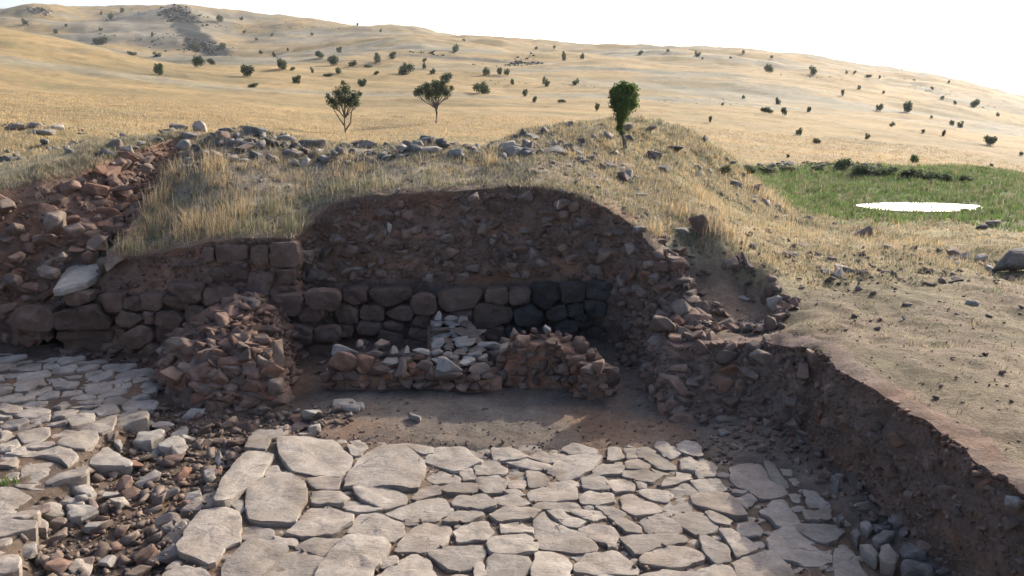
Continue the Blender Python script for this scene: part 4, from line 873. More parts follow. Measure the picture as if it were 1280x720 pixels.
def say(P, size, noun, tone):
    px, py = [float(v) for v in project(P)]
    m_ = min(MARKS, key=lambda q: math.hypot(q[0][0] - px, (q[0][1] - py) * 1.5)); dx, dy = px - m_[0][0], (py - m_[0][1]) * 1.5; d = math.hypot(dx, dy)
    wh = 'at' if d < 6 else ('left of' if dx < 0 else 'right of') if abs(dx) > abs(dy) * 2 else ('behind' if dy < 0 else 'in front of') if abs(dy) > abs(dx) * 2 else ('behind and left of' if dy < 0 else 'in front and left of') if dx < 0 else ('behind and right of' if dy < 0 else 'in front and right of')
    how = '' if d < 6 else 'close ' if d < 16 else 'a little ' if d < 34 else 'well '
    for sz in (size, {'large': 'bulky', 'middling': 'modest', 'small': 'little', 'tiny': 'minute'}[size], 'compact', 'squat', 'low'):
        t = '%s %s %s %s%s the %s' % (sz, tone, noun, how, wh, m_[1])
        if len(t.replace('-', ' ').split()) > 16: t = '%s %s %s %s the %s' % (sz, tone, noun, wh, m_[1])
        if len(t.split()) > 16: t = '%s %s %s near the %s' % (sz, tone, noun, m_[1])
        if t not in USED: break
    USED[t] = 1
    return t
TONE = {'rubble': 'brown', 'redstone': 'reddish', 'grey_rock': 'grey', 'pale_rock': 'pale', 'paving': 'light grey', 'masonry': 'dark brown', 'basalt': 'blackish'}
# ------------------------------------------------------------------ loose rocks lying about: each a thing of its own
def ground_any(x, y):
    if bool(inside(x, y, trench)) : return float(floor_h(x, y))
    return float(ground(x, y))
def loose(px, py, w, h, mat, label, Y=None, z=None, group=None, cat='rock', name='rock', rot=None, k=None, dep=None, sink=.25):
    P = PZ(px, py, z) if z is not None else (PY(px, py, Y) if Y else hit(px, py + h * .3))
    a, b_ = px_size(P, w, h)
    if z is None and Y is None: P = (P[0], P[1] + a * .3, P[2] + b_ * (1 - 2 * sink) * .6)
    o = rock(name, P, (a, dep or a * random.uniform(.7, .95), b_), rot if rot is not None else (random.uniform(-.15, .15), random.uniform(-.15, .15), random.uniform(-.5, .5)), mat, None, k)
    return tag(o, label, cat, group)
LO = [
 (222, 158, 22, 14, 'grey_rock', 'dark grey rock at the left end of the stones along the mound crest'),
 (249, 158, 16, 20, 'pale_rock', 'pale pinkish upright stone standing on the mound crest above the golden grass tuft'),
 (238, 171, 24, 14, 'grey_rock', 'grey rock just below the pale upright stone on the crest'),
 (283, 162, 28, 18, 'grey_rock', 'broad grey rock on the crest right of the pale upright stone'),
 (318, 162, 30, 18, 'grey_rock', 'large grey and white blotched rock on the crest, right of the broad grey one'),
 (268, 168, 16, 12, 'rubble', 'brownish rock squeezed between the pale upright stone and the broad grey rock'),
 (334, 166, 10, 9, 'basalt', 'small dark rock touching the blotched grey rock on the crest'),
 (355, 169, 10, 10, 'grey_rock', 'small rounded dark grey rock alone on the crest before the first small tree'),
 (390, 180, 34, 16, 'grey_rock', 'flat pale grey slab tilted on the crest left of the first small tree'),
 (483, 181, 10, 9, 'grey_rock', 'small grey rock on the crest below and between the two small trees'),
 (509, 186, 14, 11, 'basalt', 'dark brown rock at the left foot of the grey cluster below the second tree'),
 (535, 175, 22, 15, 'grey_rock', 'grey topmost rock of the cluster below the second tree'),
 (537, 187, 30, 10, 'pale_rock', 'pale flat slab at the foot of the cluster below the second tree'),
 (552, 179, 16, 14, 'basalt', 'dark brown rock at the right of the cluster below the second tree'),
 (570, 182, 20, 10, 'rubble', 'pinkish rock beside the cluster below the second tree'),
 (632, 191, 20, 16, 'redstone', 'reddish block lying in the grass left of the long grey outcrop'),
 (695, 187, 52, 16, 'grey_rock', 'long grey flat topped rock outcrop on the mound, left of the sapling'),
 (662, 184, 20, 10, 'grey_rock', 'grey stone touching the left end of the long outcrop'),
 (85, 186, 24, 18, 'grey_rock', 'grey boulder with a pale top on the ground left of the rubble slope'),
 (20, 158, 20, 12, 'grey_rock', 'dark grey boulder in the far line of stones at the left'),
 (44, 156, 16, 9, 'pale_rock', 'pale stone beside the dark boulder in the far line of stones'),
 (68, 159, 20, 10, 'pale_rock', 'whitish slab at the right end of the far line of stones'),
 (52, 165, 30, 9, 'grey_rock', 'low grey stone in front of the far line of stones'),
 (155, 169, 16, 9, 'grey_rock', 'grey stone behind the dark lip of the rubble slope'),
 (881, 282, 38, 38, 'masonry', 'big dark brown boulder on the grassy slope above the right end of the pit'),
 (856, 291, 34, 14, 'pale_rock', 'slanting pale slab lying in front of the dark boulder above the pit'),
 (798, 243, 24, 12, 'grey_rock', 'grey flat rock with twigs on the slope behind the pit edge'),
 (822, 240, 12, 9, 'rubble', 'small stone beside the grey flat rock behind the pit edge'),
 (800, 286, 18, 12, 'grey_rock', 'grey stone on the lip at the right corner of the pit'),
 (886, 338, 24, 16, 'rubble', 'rounded brown stone just below the rim beside the earthen hollow'),
 (858, 353, 18, 12, 'rubble', 'tan stone in the rubble left of the earthen hollow'),
 (973, 378, 26, 24, 'pale_rock', 'upright block with a bright edge at the right corner of the earthen hollow'),
 (958, 372, 14, 18, 'rubble', 'tall stone leaning against the upright block by the earthen hollow'),
 (930, 373, 16, 5, 'pale_rock', 'thin bright slab at the front of the earthen hollow'),
 (937, 405, 28, 7, 'grey_rock', 'flat dark slab lying on the earth shelf below the hollow'),
 (984, 392, 14, 10, 'rubble', 'small stone below the upright block by the hollow'),
 (862, 496, 42, 28, 'rubble', 'big squared grey boulder at the foot of the baulk, right of the pit'),
 (852, 486, 20, 14, 'rubble', 'stone resting behind the big squared boulder at the foot of the baulk'),
 (820, 424, 20, 12, 'pale_rock', 'pointed pale stone on the left tip of the baulk'),
 (853, 444, 22, 14, 'rubble', 'stone set in the top edge of the baulk near its tip'),
 (1270, 329, 74, 50, 'basalt', 'large smooth dark boulder on the grass at the far right'),
 (1228, 283, 18, 9, 'grey_rock', 'pale grey stone of the pair in the marsh grass below the pond'),
 (1244, 279, 20, 11, 'grey_rock', 'darker grey stone of the pair in the marsh grass below the pond'),
 (1195, 317, 22, 16, 'rubble', 'brown clod of stones on the dry ground between pond and dark boulder'),
 (1019, 308, 9, 7, 'pale_rock', 'small white stone in the scree below the golden grass'),
 (1003, 306, 22, 9, 'rubble', 'brown stone left of the small white stone'),
 (1050, 333, 14, 7, 'pale_rock', 'bright stone in the middle of the scree on the right bank'),
 (1063, 337, 20, 10, 'grey_rock', 'grey stone right of the bright one in the scree'),
 (1080, 340, 16, 9, 'rubble', 'brownish stone at the right end of the scree row'),
 (1040, 324, 14, 8, 'rubble', 'tan stone behind the bright one in the scree'),
 (1034, 340, 12, 7, 'grey_rock', 'small grey stone left of the bright one in the scree'),
 (1107, 340, 16, 7, 'rubble', 'flat stone on the dry grass right of the scree'),
 (1128, 408, 14, 10, 'rubble', 'brown stone with a lit face on the bare right bank'),
 (1066, 418, 12, 7, 'pale_rock', 'pale pebble on the bare earth behind the baulk'),
 (1170, 456, 22, 12, 'rubble', 'brown lumpy stone at the centre of the right bank'),
 (1258, 464, 26, 16, 'redstone', 'reddish brown stone by a pale one near the right edge of the bank'),
 (1237, 432, 26, 9, 'grey_rock', 'flat grey brown stone on the right bank near its right edge'),
 (1216, 378, 16, 8, 'pale_rock', 'pale stone among thin grass on the right bank'),
 (1181, 438, 12, 10, 'redstone', 'red stone above the lumpy one on the right bank'),
 (1236, 532, 16, 5, 'pale_rock', 'flat pale stone near the trench edge at the lower right'),
 (1237, 692, 0, 0, None, None),
 (1135, 380, 12, 7, 'rubble', 'brown stone on the thin grass in the middle of the right bank'),
 (1236, 610, 16, 9, 'rubble', 'stone at the brink of the trench at the lower right'),
 (1268, 628, 22, 16, 'grey_rock', 'pinkish grey stone hanging at the trench brink, far lower right'),
]
for q in LO:
    if q[4] is None: continue
    big = q[2] > 36 and q[4] == 'basalt'
    zz = None
    if q[0] in (862, 852) and q[1] > 480: loose(*q[:6], z=.16 if q[0] == 862 else .3)
    elif q[0] == 1268 or q[:2] == (1236, 610): loose(*q[:6], Y=PZ(q[0], q[1], .95)[1])
    elif q[0] == 1270: loose(*q[:6], rot=(.1, -.15, .4), k=5, dep=.40, sink=.12)
    else: loose(*q[:6])
# dark broken edges and slabs lying in the gutter between the two pavings
GUT = [('430,625 490,530 540,530 660,610 650,630 500,640', 4, 0, 420, 'broad pale broken slab lying flat at the head of the rubble gutter'),
 ('600,450 650,400 740,430 720,460 630,475', 4, 0, 420, 'bluish white slab standing just above the head of the gutter'),
 ('510,485 570,475 605,500 600,540 560,520', 4, 0, 420, 'small tilted slab between the raised paving and the broad broken slab'),
 ('660,515 690,470 820,460 830,490 750,530', 4, 0, 420, 'long flat slab in shade above the gutter'),
 ('775,540 830,500 910,485 935,515 860,550', 4, 0, 420, 'sunlit tan slab at the upper right of the gutter'),
 ('60,210 150,200 215,205 220,290 180,305 80,270', 4, 0, 540, 'squared kerb block at the broken edge of the raised paving'),
 ('0,460 60,460 155,520 130,550 60,550 0,500', 4, 0, 540, 'pale slab at the broken paving edge near the left margin'),
 ('80,440 90,370 150,370 240,430 235,470 140,475', 4, 0, 540, 'greenish grey flat stone fallen into the gutter'),
 ('140,340 190,320 300,330 320,390 280,410 200,400', 4, 0, 540, 'brown block beside the greenish stone in the gutter'),
 ('230,290 310,285 415,320 410,335 300,335', 4, 0, 540, 'thin pale slab lying across the top of the gutter rubble'),
 ('280,230 410,225 470,270 450,310 380,290 280,275', 4, 0, 540, 'grey brown block at the left side of the gutter head'),
 ('0,560 60,560 100,600 60,620 0,620', 4, 0, 540, 'dark pale edged slab at the left margin near the bottom'),
 ('330,350 460,345 480,370 420,400 340,410', 4, 0, 540, 'tan slab in the middle of the gutter'),
 ('80,405 180,345 260,335 235,410', 3.6, 200, 520, 'pointed grey slab leaning on the paving edge'),
 ('0,470 60,445 130,455 135,490 20,495', 3.6, 200, 520, 'flat grey slab below the pointed one along the paving edge'),
 ('850,430 940,415 950,460 870,495 830,470', 4, 0, 540, 'reddish slab touching the large kerb slab of the road'),
 ('1010,165 1075,155 1080,195 1030,220', 4, 0, 540, 'small grey slab at the right side of the gutter'),
 ('100,20 180,0 240,20 220,60 120,60', 3.6, 960, 640, None)]
for s, k_, ox, oy, lab in GUT:
    if lab is None: continue
    p = px_poly(s, ox, oy, k_, -.02); z = -.02 if p[:, 0].mean() < -2.6 else .0
    o = slab('stone_slab', p, z + random.uniform(-.05, .0), .14, random.choice(['paving', 'paving', 'pale_rock']), None, dome=.015, tilt=(random.gauss(0, .06), random.gauss(0, .06)), rough=.014, rnd=.03, seed=random.randrange(999), segs=26, wob=.03)
    tag(o, lab, 'stone slab')
G4 = [('410,490 440,480 475,520 450,545 415,520', 'rounded yellowish cobble on the trench floor right of the road'), ('365,540 400,530 420,560 400,580', 'small pale square stone left of the yellowish cobble'), ('475,525 560,515 550,545 490,545', 'low flat stone right of the yellowish cobble'),
 ('465,575 510,550 570,550 575,570 500,605', 'dark tilted stone in front of the low flat one'), ('585,610 640,595 700,630 710,660 600,650', 'domed grey stone at the lower right of the trench floor'), ('410,600 450,600 500,640 490,675 430,630', 'long wedge shaped stone at the right end of the road'),
 ('500,620 540,615 580,660 570,700 500,690', 'grey stone beside the wedge shaped one'), ('600,680 640,665 740,690 750,730 600,730', 'broad grey stone at the bottom edge below the domed one'), ('780,680 880,660 870,690 800,705', 'small slab in deep shade at the bottom right'),
 ('550,470 620,470 610,520 560,510', 'brownish stone behind the dark tilted one'), ('305,460 335,462 345,490 318,495', 'tiny block above the long grey road slab'), ('270,300 310,280 345,295 330,310', 'half buried stone in the shaded floor beside the road'), ('380,425 455,420 455,432 390,436', 'sliver of pale stone on the shaded floor'), ('420,250 440,245 480,290 470,298', 'narrow stone at the foot of the right trench side')]
for s, lab in G4:
    p = px_poly(s, 960, 520, 3.6, .04); o = slab('stone_slab', p, .07 + random.uniform(0, .06), .14, random.choice(['paving', 'grey_rock']), None, dome=.03, tilt=(random.gauss(0, .08), random.gauss(0, .08)), rough=.014, rnd=.03, seed=random.randrange(999), segs=20, wob=.02); tag(o, lab, 'stone slab')
for s, lab in [('60,565 170,560 205,600 190,612 60,600', 'broken pale slab on the shaded floor in front of the low wall'), ('440,630 510,650 500,662 450,645', 'small dark stone on the floor in front of the low wall')]:
    p = px_poly(s, 400, 360, 4, .02); tag(slab('stone_slab', p, .05, .08, 'paving', None, seed=5, dome=.05), lab, 'stone slab')
# loose rubble in the gutter and around: every stone large enough to pick out is a thing
rg = np.random.RandomState(17)
def scatter_rocks(n, test, lo, hi_, smin, smax, mats, hfun, label, group, flat=.6, parts=0, pw=2.2, sink=.1, stuffname='rubble', mind=None):
    rows = []
    tries = 0
    while len(rows) < n and tries < n * 60:
        tries += 1; x, y = rg.uniform(lo[0], hi_[0]), rg.uniform(lo[1], hi_[1])
        if not test(x, y): continue
        rows.append((x, y, smin * (smax / smin) ** (rg.rand() ** pw)))
    rows.sort(key=lambda r_: -r_[2]); a = np.array(rows); z = hfun(a[:, 0], a[:, 1]) + a[:, 2] * (flat - sink) * .6
    sz = a[:, 2:3] * np.stack([rg.uniform(.8, 1.4, len(a)), rg.uniform(.7, 1.1, len(a)), rg.uniform(flat * .7, flat * 1.3, len(a))], 1)
    for k in range(min(parts, len(a))):
        mt = mats[rg.randint(len(mats))]; o = rock('rock', (a[k, 0], a[k, 1], z[k]), sz[k], (rg.normal(0, .3), rg.normal(0, .3), rg.uniform(0, 6.28)), mt)
        tag(o, say((a[k, 0], a[k, 1], z[k]), 'large' if k < parts * .2 else 'middling' if k < parts * .5 else 'small' if k < parts * .8 else 'tiny', 'stone', TONE[mt]), 'rock', group)
    if len(a) > parts: joined_rocks(stuffname, np.column_stack([a[parts:, :2], z[parts:]]), sz[parts:], mats[0], rs=rg)
gut_t = lambda x, y: inside(x, y, trench) and sdist(x, y, paving) < -.02 and sdist(x, y, terrace) < .02 and sdist(x, y, stub) < 0 and y < 10.0 and x < -2.25 + .3 * (y > 9.3)
scatter_rocks(620, gut_t, (-7, 5.6), (-1.6, 10.1), .03, .125, ['rubble', 'rubble', 'redstone', 'paving', 'pale_rock', 'pale_rock'], floor_h, 'loose angular brown stone in the rubble filled gutter between the two pavings', 'loose stones in the gutter', parts=85, pw=1.5)
scatter_rocks(2600, gut_t, (-7, 5.6), (-1.6, 10.1), .010, .04, ['rubble'], floor_h, '', '', parts=0)
fl_t = lambda x, y: inside(x, y, trench) and sdist(x, y, paving) < -.03 and sdist(x, y, terrace) < -.02 and sdist(x, y, stub) < 0
scatter_rocks(330, lambda x, y: fl_t(x, y) and x > 2.0 + .2 * (y > 8) and y < 9.6, (2, 5.5), (3.9, 9.7), .015, .075, ['rubble', 'grey_rock'], floor_h, 'loose stone on the shaded floor between the road and the right trench side', 'loose stones on the shaded floor', parts=16, pw=2.4)
scatter_rocks(1500, fl_t, (-4.5, 8.2), (3.9, 12.6), .006, .026, ['rubble'], floor_h, '', '', parts=0, pw=2)
scatter_rocks(130, lambda x, y: fl_t(x, y), (-3.0, 11.1), (1.9, 12.5), .04, .14, ['rubble', 'masonry'], floor_h, 'loose stone on the pit floor behind the low wall', 'loose stones inside the pit', parts=14, pw=1.5)
scatter_rocks(90, lambda x, y: sdist(x, y, terrace) < -.0 and fl_t(x, y), (-7.0, 11.2), (-4.0, 12.1), .03, .11, ['masonry', 'rubble'], floor_h, 'small stone at the foot of the left masonry wall', 'small stones below the left masonry wall', parts=12, pw=1.6)
out_t = lambda x, y: not inside(x, y, trench)
crest = lambda x, y: out_t(x, y) and fbm(np.array([x]), np.array([y]), 3, .8, 3)[0] > -.25
scatter_rocks(420, lambda x, y: crest(x, y) and abs(y - 16.0 - .05 * x) < .9, (-7.3, 14.6), (2.3, 17.2), .035, .17, ['grey_rock', 'grey_rock', 'rubble', 'pale_rock'], ground, 'small grey stone in the scatter along the crest of the mound', 'stones along the mound crest', parts=40, pw=1.7)
scatter_rocks(2400, crest, (-7.0, 12.6), (3.2, 17.5), .010, .05, ['grey_rock'], ground, '', '', parts=0)
scatter_rocks(150, lambda x, y: out_t(x, y) and fbm(np.array([x]), np.array([y]), 5, .5, 2)[0] > 0, (-11.5, 16.5), (-6.9, 22), .04, .16, ['grey_rock', 'rubble'], ground, 'stone strewn over the dry ground left of the mound', 'stones left of the mound', parts=14, pw=2)
scatter_rocks(260, lambda x, y: crest(x, y), (-.5, 17.6), (8, 24), .03, .20, ['grey_rock', 'rubble', 'basalt'], ground, '', 'stones on the hump', parts=14, pw=2.2)
scr = lambda x, y: out_t(x, y) and abs(fbm(np.array([x]), np.array([y]), 8, .6, 3)[0]) > .05
scatter_rocks(330, lambda x, y: scr(x, y) and abs(y - 13.4) < 1.9, (3.4, 11.4), (8.0, 15.5), .025, .10, ['rubble', 'grey_rock', 'pale_rock'], ground, 'small stone in the scree at the foot of the grassy slope, right bank', 'scree stones on the right bank', parts=30, pw=2.2)
scatter_rocks(700, scr, (3.3, 5.0), (10.5, 13.5), .008, .05, ['rubble', 'grey_rock'], ground, 'small stone on the bare earth of the right bank', 'small stones on the bare bank', parts=12, pw=3)
scatter_rocks(2600, scr, (2.8, 4.8), (11, 15), .004, .018, ['rubble'], ground, '', '', parts=0)
scatter_rocks(60, lambda x, y: inside(x, y, ledge) or (out_t(x, y) and x < 3.5 and y < 10.9), (2.0, 9.7), (3.4, 11.8), .02, .09, ['rubble', 'grey_rock'], ground, 'small stone on the earth shelf behind the baulk', 'stones on the earth shelf', parts=8, pw=2)
scatter_rocks(130, lambda x, y: out_t(x, y), (8, 37.5), (17.5, 41), .05, .30, ['grey_rock', 'basalt', 'rubble'], ground, 'grey rock in the stony bank behind the marsh', 'rocks behind the marsh', parts=26, pw=1.6)
# ------------------------------------------------------------------ pond
pc = np.array(PY(1157, 262.5, 26))
th = np.linspace(0, 2 * pi, 60, endpoint=False)
rr_ = 1 + .22 * fbm(np.cos(th) * 1.2, np.sin(th) * 1.2, 3, 1, 3)
pv = np.stack([pc[0] + 1.9 * rr_ * np.cos(th), pc[1] + .2 + 1.0 * rr_ * np.sin(th), 0 * th + float(ground_raw(pc[0], pc[1])) + .07], 1)
mesh_obj('water', np.vstack([pv, [[pc[0], pc[1] + .2, pv[0, 2]]]]), [(i, (i + 1) % 60, 60) for i in range(60)], M['water'], kind='structure')

# ------------------------------------------------------------------ grass: blades, seed heads, tufts (nobody could count them)
def blades(name, x, y, h, w, colr, rng, lean=.35, hf=ground, z=None, sink=.02, seg=2):
    n_ = len(x); z = hf(x, y) if z is None else z
    a = rng.uniform(0, 6.28, n_); b_ = rng.uniform(0, 6.28, n_); ln = h * np.abs(rng.normal(0, lean, n_)); dx, dy = np.cos(a) * w, np.sin(a) * w; lx, ly = np.cos(b_) * ln + h * .06, np.sin(b_) * ln
    p0 = np.stack([x - dx, y - dy, z - sink], 1); p1 = np.stack([x + dx, y + dy, z - sink], 1)
    p2 = np.stack([x + dx * .7 + lx * .35, y + dy * .7 + ly * .35, z + h * .55], 1); p3 = np.stack([x - dx * .7 + lx * .35, y - dy * .7 + ly * .35, z + h * .55], 1)
    p4 = np.stack([x + lx, y + ly, z + h * (1 - .45 * np.clip(ln / h, 0, 1.1) ** 1.5)], 1); V = np.stack([p0, p1, p2, p3, p4], 1).reshape(-1, 3)
    o = np.arange(n_)[:, None] * 5
    F = np.concatenate([np.stack([o + 0, o + 1, o + 2], 2), np.stack([o + 0, o + 2, o + 3], 2), np.stack([o + 3, o + 2, o + 4], 2)], 1).reshape(-1, 3)
    c = np.repeat(colr * rng.uniform(.75, 1.25, (n_, 1)), 5, 0)
    return mesh_obj(name, V, F, M['grass'], col={'base': c}, kind='stuff')
GOLD = np.array((.45, .33, .175)); STRAW = np.array((.38, .31, .20)); GREY = np.array((.30, .27, .19)); OLIVE = np.array((.18, .18, .10)); GRN = np.array((.125, .19, .055)); WEED = np.array((.19, .175, .125))
def field(n_, lo, hi_, dens, rng):
    x = rng.uniform(lo[0], hi_[0], n_); y = rng.uniform(lo[1], hi_[1], n_); d = dens(x, y); k = rng.rand(n_) < d; return x[k], y[k]
rp = np.random.RandomState(77)
dtr = lambda x, y: sdist(x, y, trench)
def tufts(x, y, per, spread, rng):
    return (np.repeat(x, per) + rng.normal(0, spread, len(x) * per)), (np.repeat(y, per) + rng.normal(0, spread, len(x) * per))
def cmix(rng, n_, cols, p): return np.array(cols)[rng.choice(len(cols), n_, p=p)]
shelf = lambda x, y: (sdist(x, y, ledge) > -.12) | ((x > 1.7) & (x < 3.6) & (y < 11.4))
def grow(name, lo, hi_, n0, dens, per, spread, h, w, cols, p, lean=.35, seed=1):
    rng = np.random.RandomState(seed); x, y = field(n0, lo, hi_, dens, rng)
    hh_ = np.repeat(rng.uniform(h[0], h[1], len(x)), per) * rng.uniform(.55, 1.15, len(x) * per); cc = np.repeat(cmix(rng, len(x), cols, p), per, 0)
    X, Y_ = tufts(x, y, per, spread, rng); k = (dtr(X, Y_) < -.0) & ~(shelf(X, Y_) & (seed != 6))
    return blades(name, X[k], Y_[k], hh_[k], w * rng.uniform(.7, 1.3, k.sum()), cc[k], rng, lean)
tongue = lambda x, y: ((x > -7) & (x < -2.6) & (y < 15.8)) * (.12 + .88 * sstep(-.12, .22, fbm(x, y, 1, 1.1, 3))) * sstep(16, 14.8, y)
mound = lambda x, y: (.15 + .65 * sstep(-.08, .25, fbm(x, y, 6, .8, 3)))
grow('dry_grass', (-7, 12.3), (-2.6, 15.8), 520, tongue, 16, .07, (.06, .22), .0036, [GOLD, STRAW, GREY, OLIVE], [.26, .44, .24, .06], .6, seed=1)
grow('grey_weeds', (-7, 12.3), (3.4, 17.4), 5200, lambda x, y: .25 + .6 * sstep(.2, -.2, fbm(x, y, 1, 1.1, 3)), 12, .06, (.03, .12), .006, [WEED, GREY, OLIVE * .8, STRAW], [.42, .35, .13, .10], .7, seed=11)
grow('dry_grass', (-7.2, 12.4), (3.4, 17.6), 4200, mound, 10, .045, (.04, .14), .0045, [STRAW, GREY, OLIVE, GOLD], [.32, .40, .15, .13], .5, seed=2)
lipd = lambda x, y: np.exp(-((dtr(x, y) + .15) / .22) ** 2) * (y > 11.5) * (.2 + .8 * sstep(-.1, .25, fbm(x, y, 3, 1.0, 2)))
grow('dry_grass', (-7, 11.6), (3.6, 17.4), 9000, lipd, 12, .05, (.03, .13), .0045, [STRAW, OLIVE, GREY], [.4, .18, .42], .55, seed=3)
lip2 = lambda x, y: np.exp(-((dtr(x, y) + .2) / .35) ** 2)
grow('grey_weeds', (-12, 10.5), (-6.6, 17.4), 9000, lip2, 12, .06, (.04, .14), .006, [WEED, GREY, OLIVE, STRAW], [.35, .3, .2, .15], .6, seed=21)
slope = lambda x, y: sstep(.0, 1.2, x - .35 * (14 - y) + .3) * sstep(11.4, 12.4, y) * sstep(7.8, 5.8, x - .35 * (y - 13)) * (.12 + .88 * sstep(-.15, .2, fbm(x, y, 2, .9, 3)))
grow('dry_grass', (1, 11.6), (12, 24), 3800, slope, 12, .07, (.05, .19), .0045, [GOLD, STRAW, GREY, OLIVE], [.28, .44, .17, .11], seed=4)
grow('grey_weeds', (1, 11.6), (12, 24), 6500, lambda x, y: sstep(.0, 1.2, x - .35 * (14 - y) + .3) * (.15 + .6 * sstep(.15, -.15, fbm(x, y, 2, .9, 3))), 10, .07, (.02, .10), .007, [WEED, GREY, OLIVE, STRAW], [.3, .34, .14, .22], .7, seed=12)
hump = lambda x, y: sstep(17, 18.5, y) * (.15 + .85 * sstep(-.1, .2, fbm(x, y, 2, .6, 3)))
grow('dry_grass', (-1, 17), (9, 25), 1500, hump, 10, .08, (.06, .20), .006, [STRAW, GREY, OLIVE, GOLD], [.34, .38, .18, .10], seed=5)
grow('grey_weeds', (-1, 17), (9, 25), 4200, lambda x, y: sstep(17, 18.5, y) * (.3 + .6 * sstep(.1, -.15, fbm(x, y, 2, .6, 3))), 10, .10, (.04, .16), .010, [WEED, GREY, OLIVE * .8, STRAW], [.4, .28, .2, .12], .7, seed=13)
bank = lambda x, y: sstep(.0, .4, fbm(x, y, 12, .7, 3) + .07 * (x - 5.5) + .05 * (y - 11)) * .8
grow('dry_grass', (3.6, 5), (12, 13), 1500, lambda x, y: sstep(.1, .35, fbm(x, y, 14, 1.1, 3) + .04 * (x - 6)) * .8, 9, .06, (.03, .09), .0045, [STRAW, GREY, OLIVE], [.45, .3, .25], .6, seed=31)
grow('thin_grass', (3.2, 5), (12, 16), 8500, lambda x, y: .10 + .8 * bank(x, y), 8, .05, (.012, .05), .0042, [OLIVE, STRAW, GREY, GRN], [.28, .42, .24, .06], .6, seed=6)
grow('dry_grass', (3.0, 12.0), (13, 22), 4200, lambda x, y: .15 + .7 * sstep(-.05, .3, fbm(x, y, 4, .5, 3)), 9, .06, (.03, .12), .005, [STRAW, GREY, OLIVE, WEED], [.42, .25, .2, .13], .55, seed=7)
grow('dry_grass', (-14, 12), (-6.9, 24), 4200, lambda x, y: .2 + .7 * sstep(-.1, .3, fbm(x, y, 4, .5, 3)), 8, .07, (.03, .13), .006, [STRAW, GREY, OLIVE, WEED], [.38, .3, .17, .15], .5, seed=8)
def marsh(x, y):
    mz = np.exp(-(((x - 15.5) / 10.0) ** 4 + ((y - 31.0 - .15 * (x - 15)) / 7.6) ** 4)); pd = ((x - pc[0]) / 2.2) ** 2 + ((y - pc[1] - .2) / 1.2) ** 2
    return sstep(.02, .65, mz + .30 * fbm(x, y, 5, .35, 4)) * (pd > 1.0) * sstep(12, 17, x + .35 * (y - 18) + 4)
grow('marsh_grass', (4, 21), (28, 41), 15000, marsh, 7, .10, (.08, .26), .014, [GRN, OLIVE, GRN * .75, STRAW * .8], [.48, .26, .16, .10], .5, seed=9)
grow('golden_field_grass', (-30, 18), (32, 60), 16000, lambda x, y: (1 - marsh(x, y)) * .9, 5, .16, (.04, .14), .018, [GOLD, STRAW, GOLD * .85], [.45, .4, .15], .6, seed=10)
rng_ = np.random.RandomState(31); pj = rng_.randint(0, 60, 420); rad_ = rng_.uniform(.82, 1.25, 420)
rx_ = pc[0] + .1 + (pv[pj, 0] - pc[0] - .1) * rad_ + rng_.normal(0, .05, 420); ry_ = pc[1] + .2 + (pv[pj, 1] - pc[1] - .2) * rad_ + rng_.normal(0, .05, 420); kk_ = (ry_ < pc[1] + .4) | (rad_ > 1); RX, RY = tufts(rx_[kk_], ry_[kk_], 7, .05, rng_)
blades('reed', RX, RY, rng_.uniform(.03, .12, len(RX)), .010, cmix(rng_, len(RX), [GRN, OLIVE, GRN * .7], [.5, .3, .2]), rng_, .3)
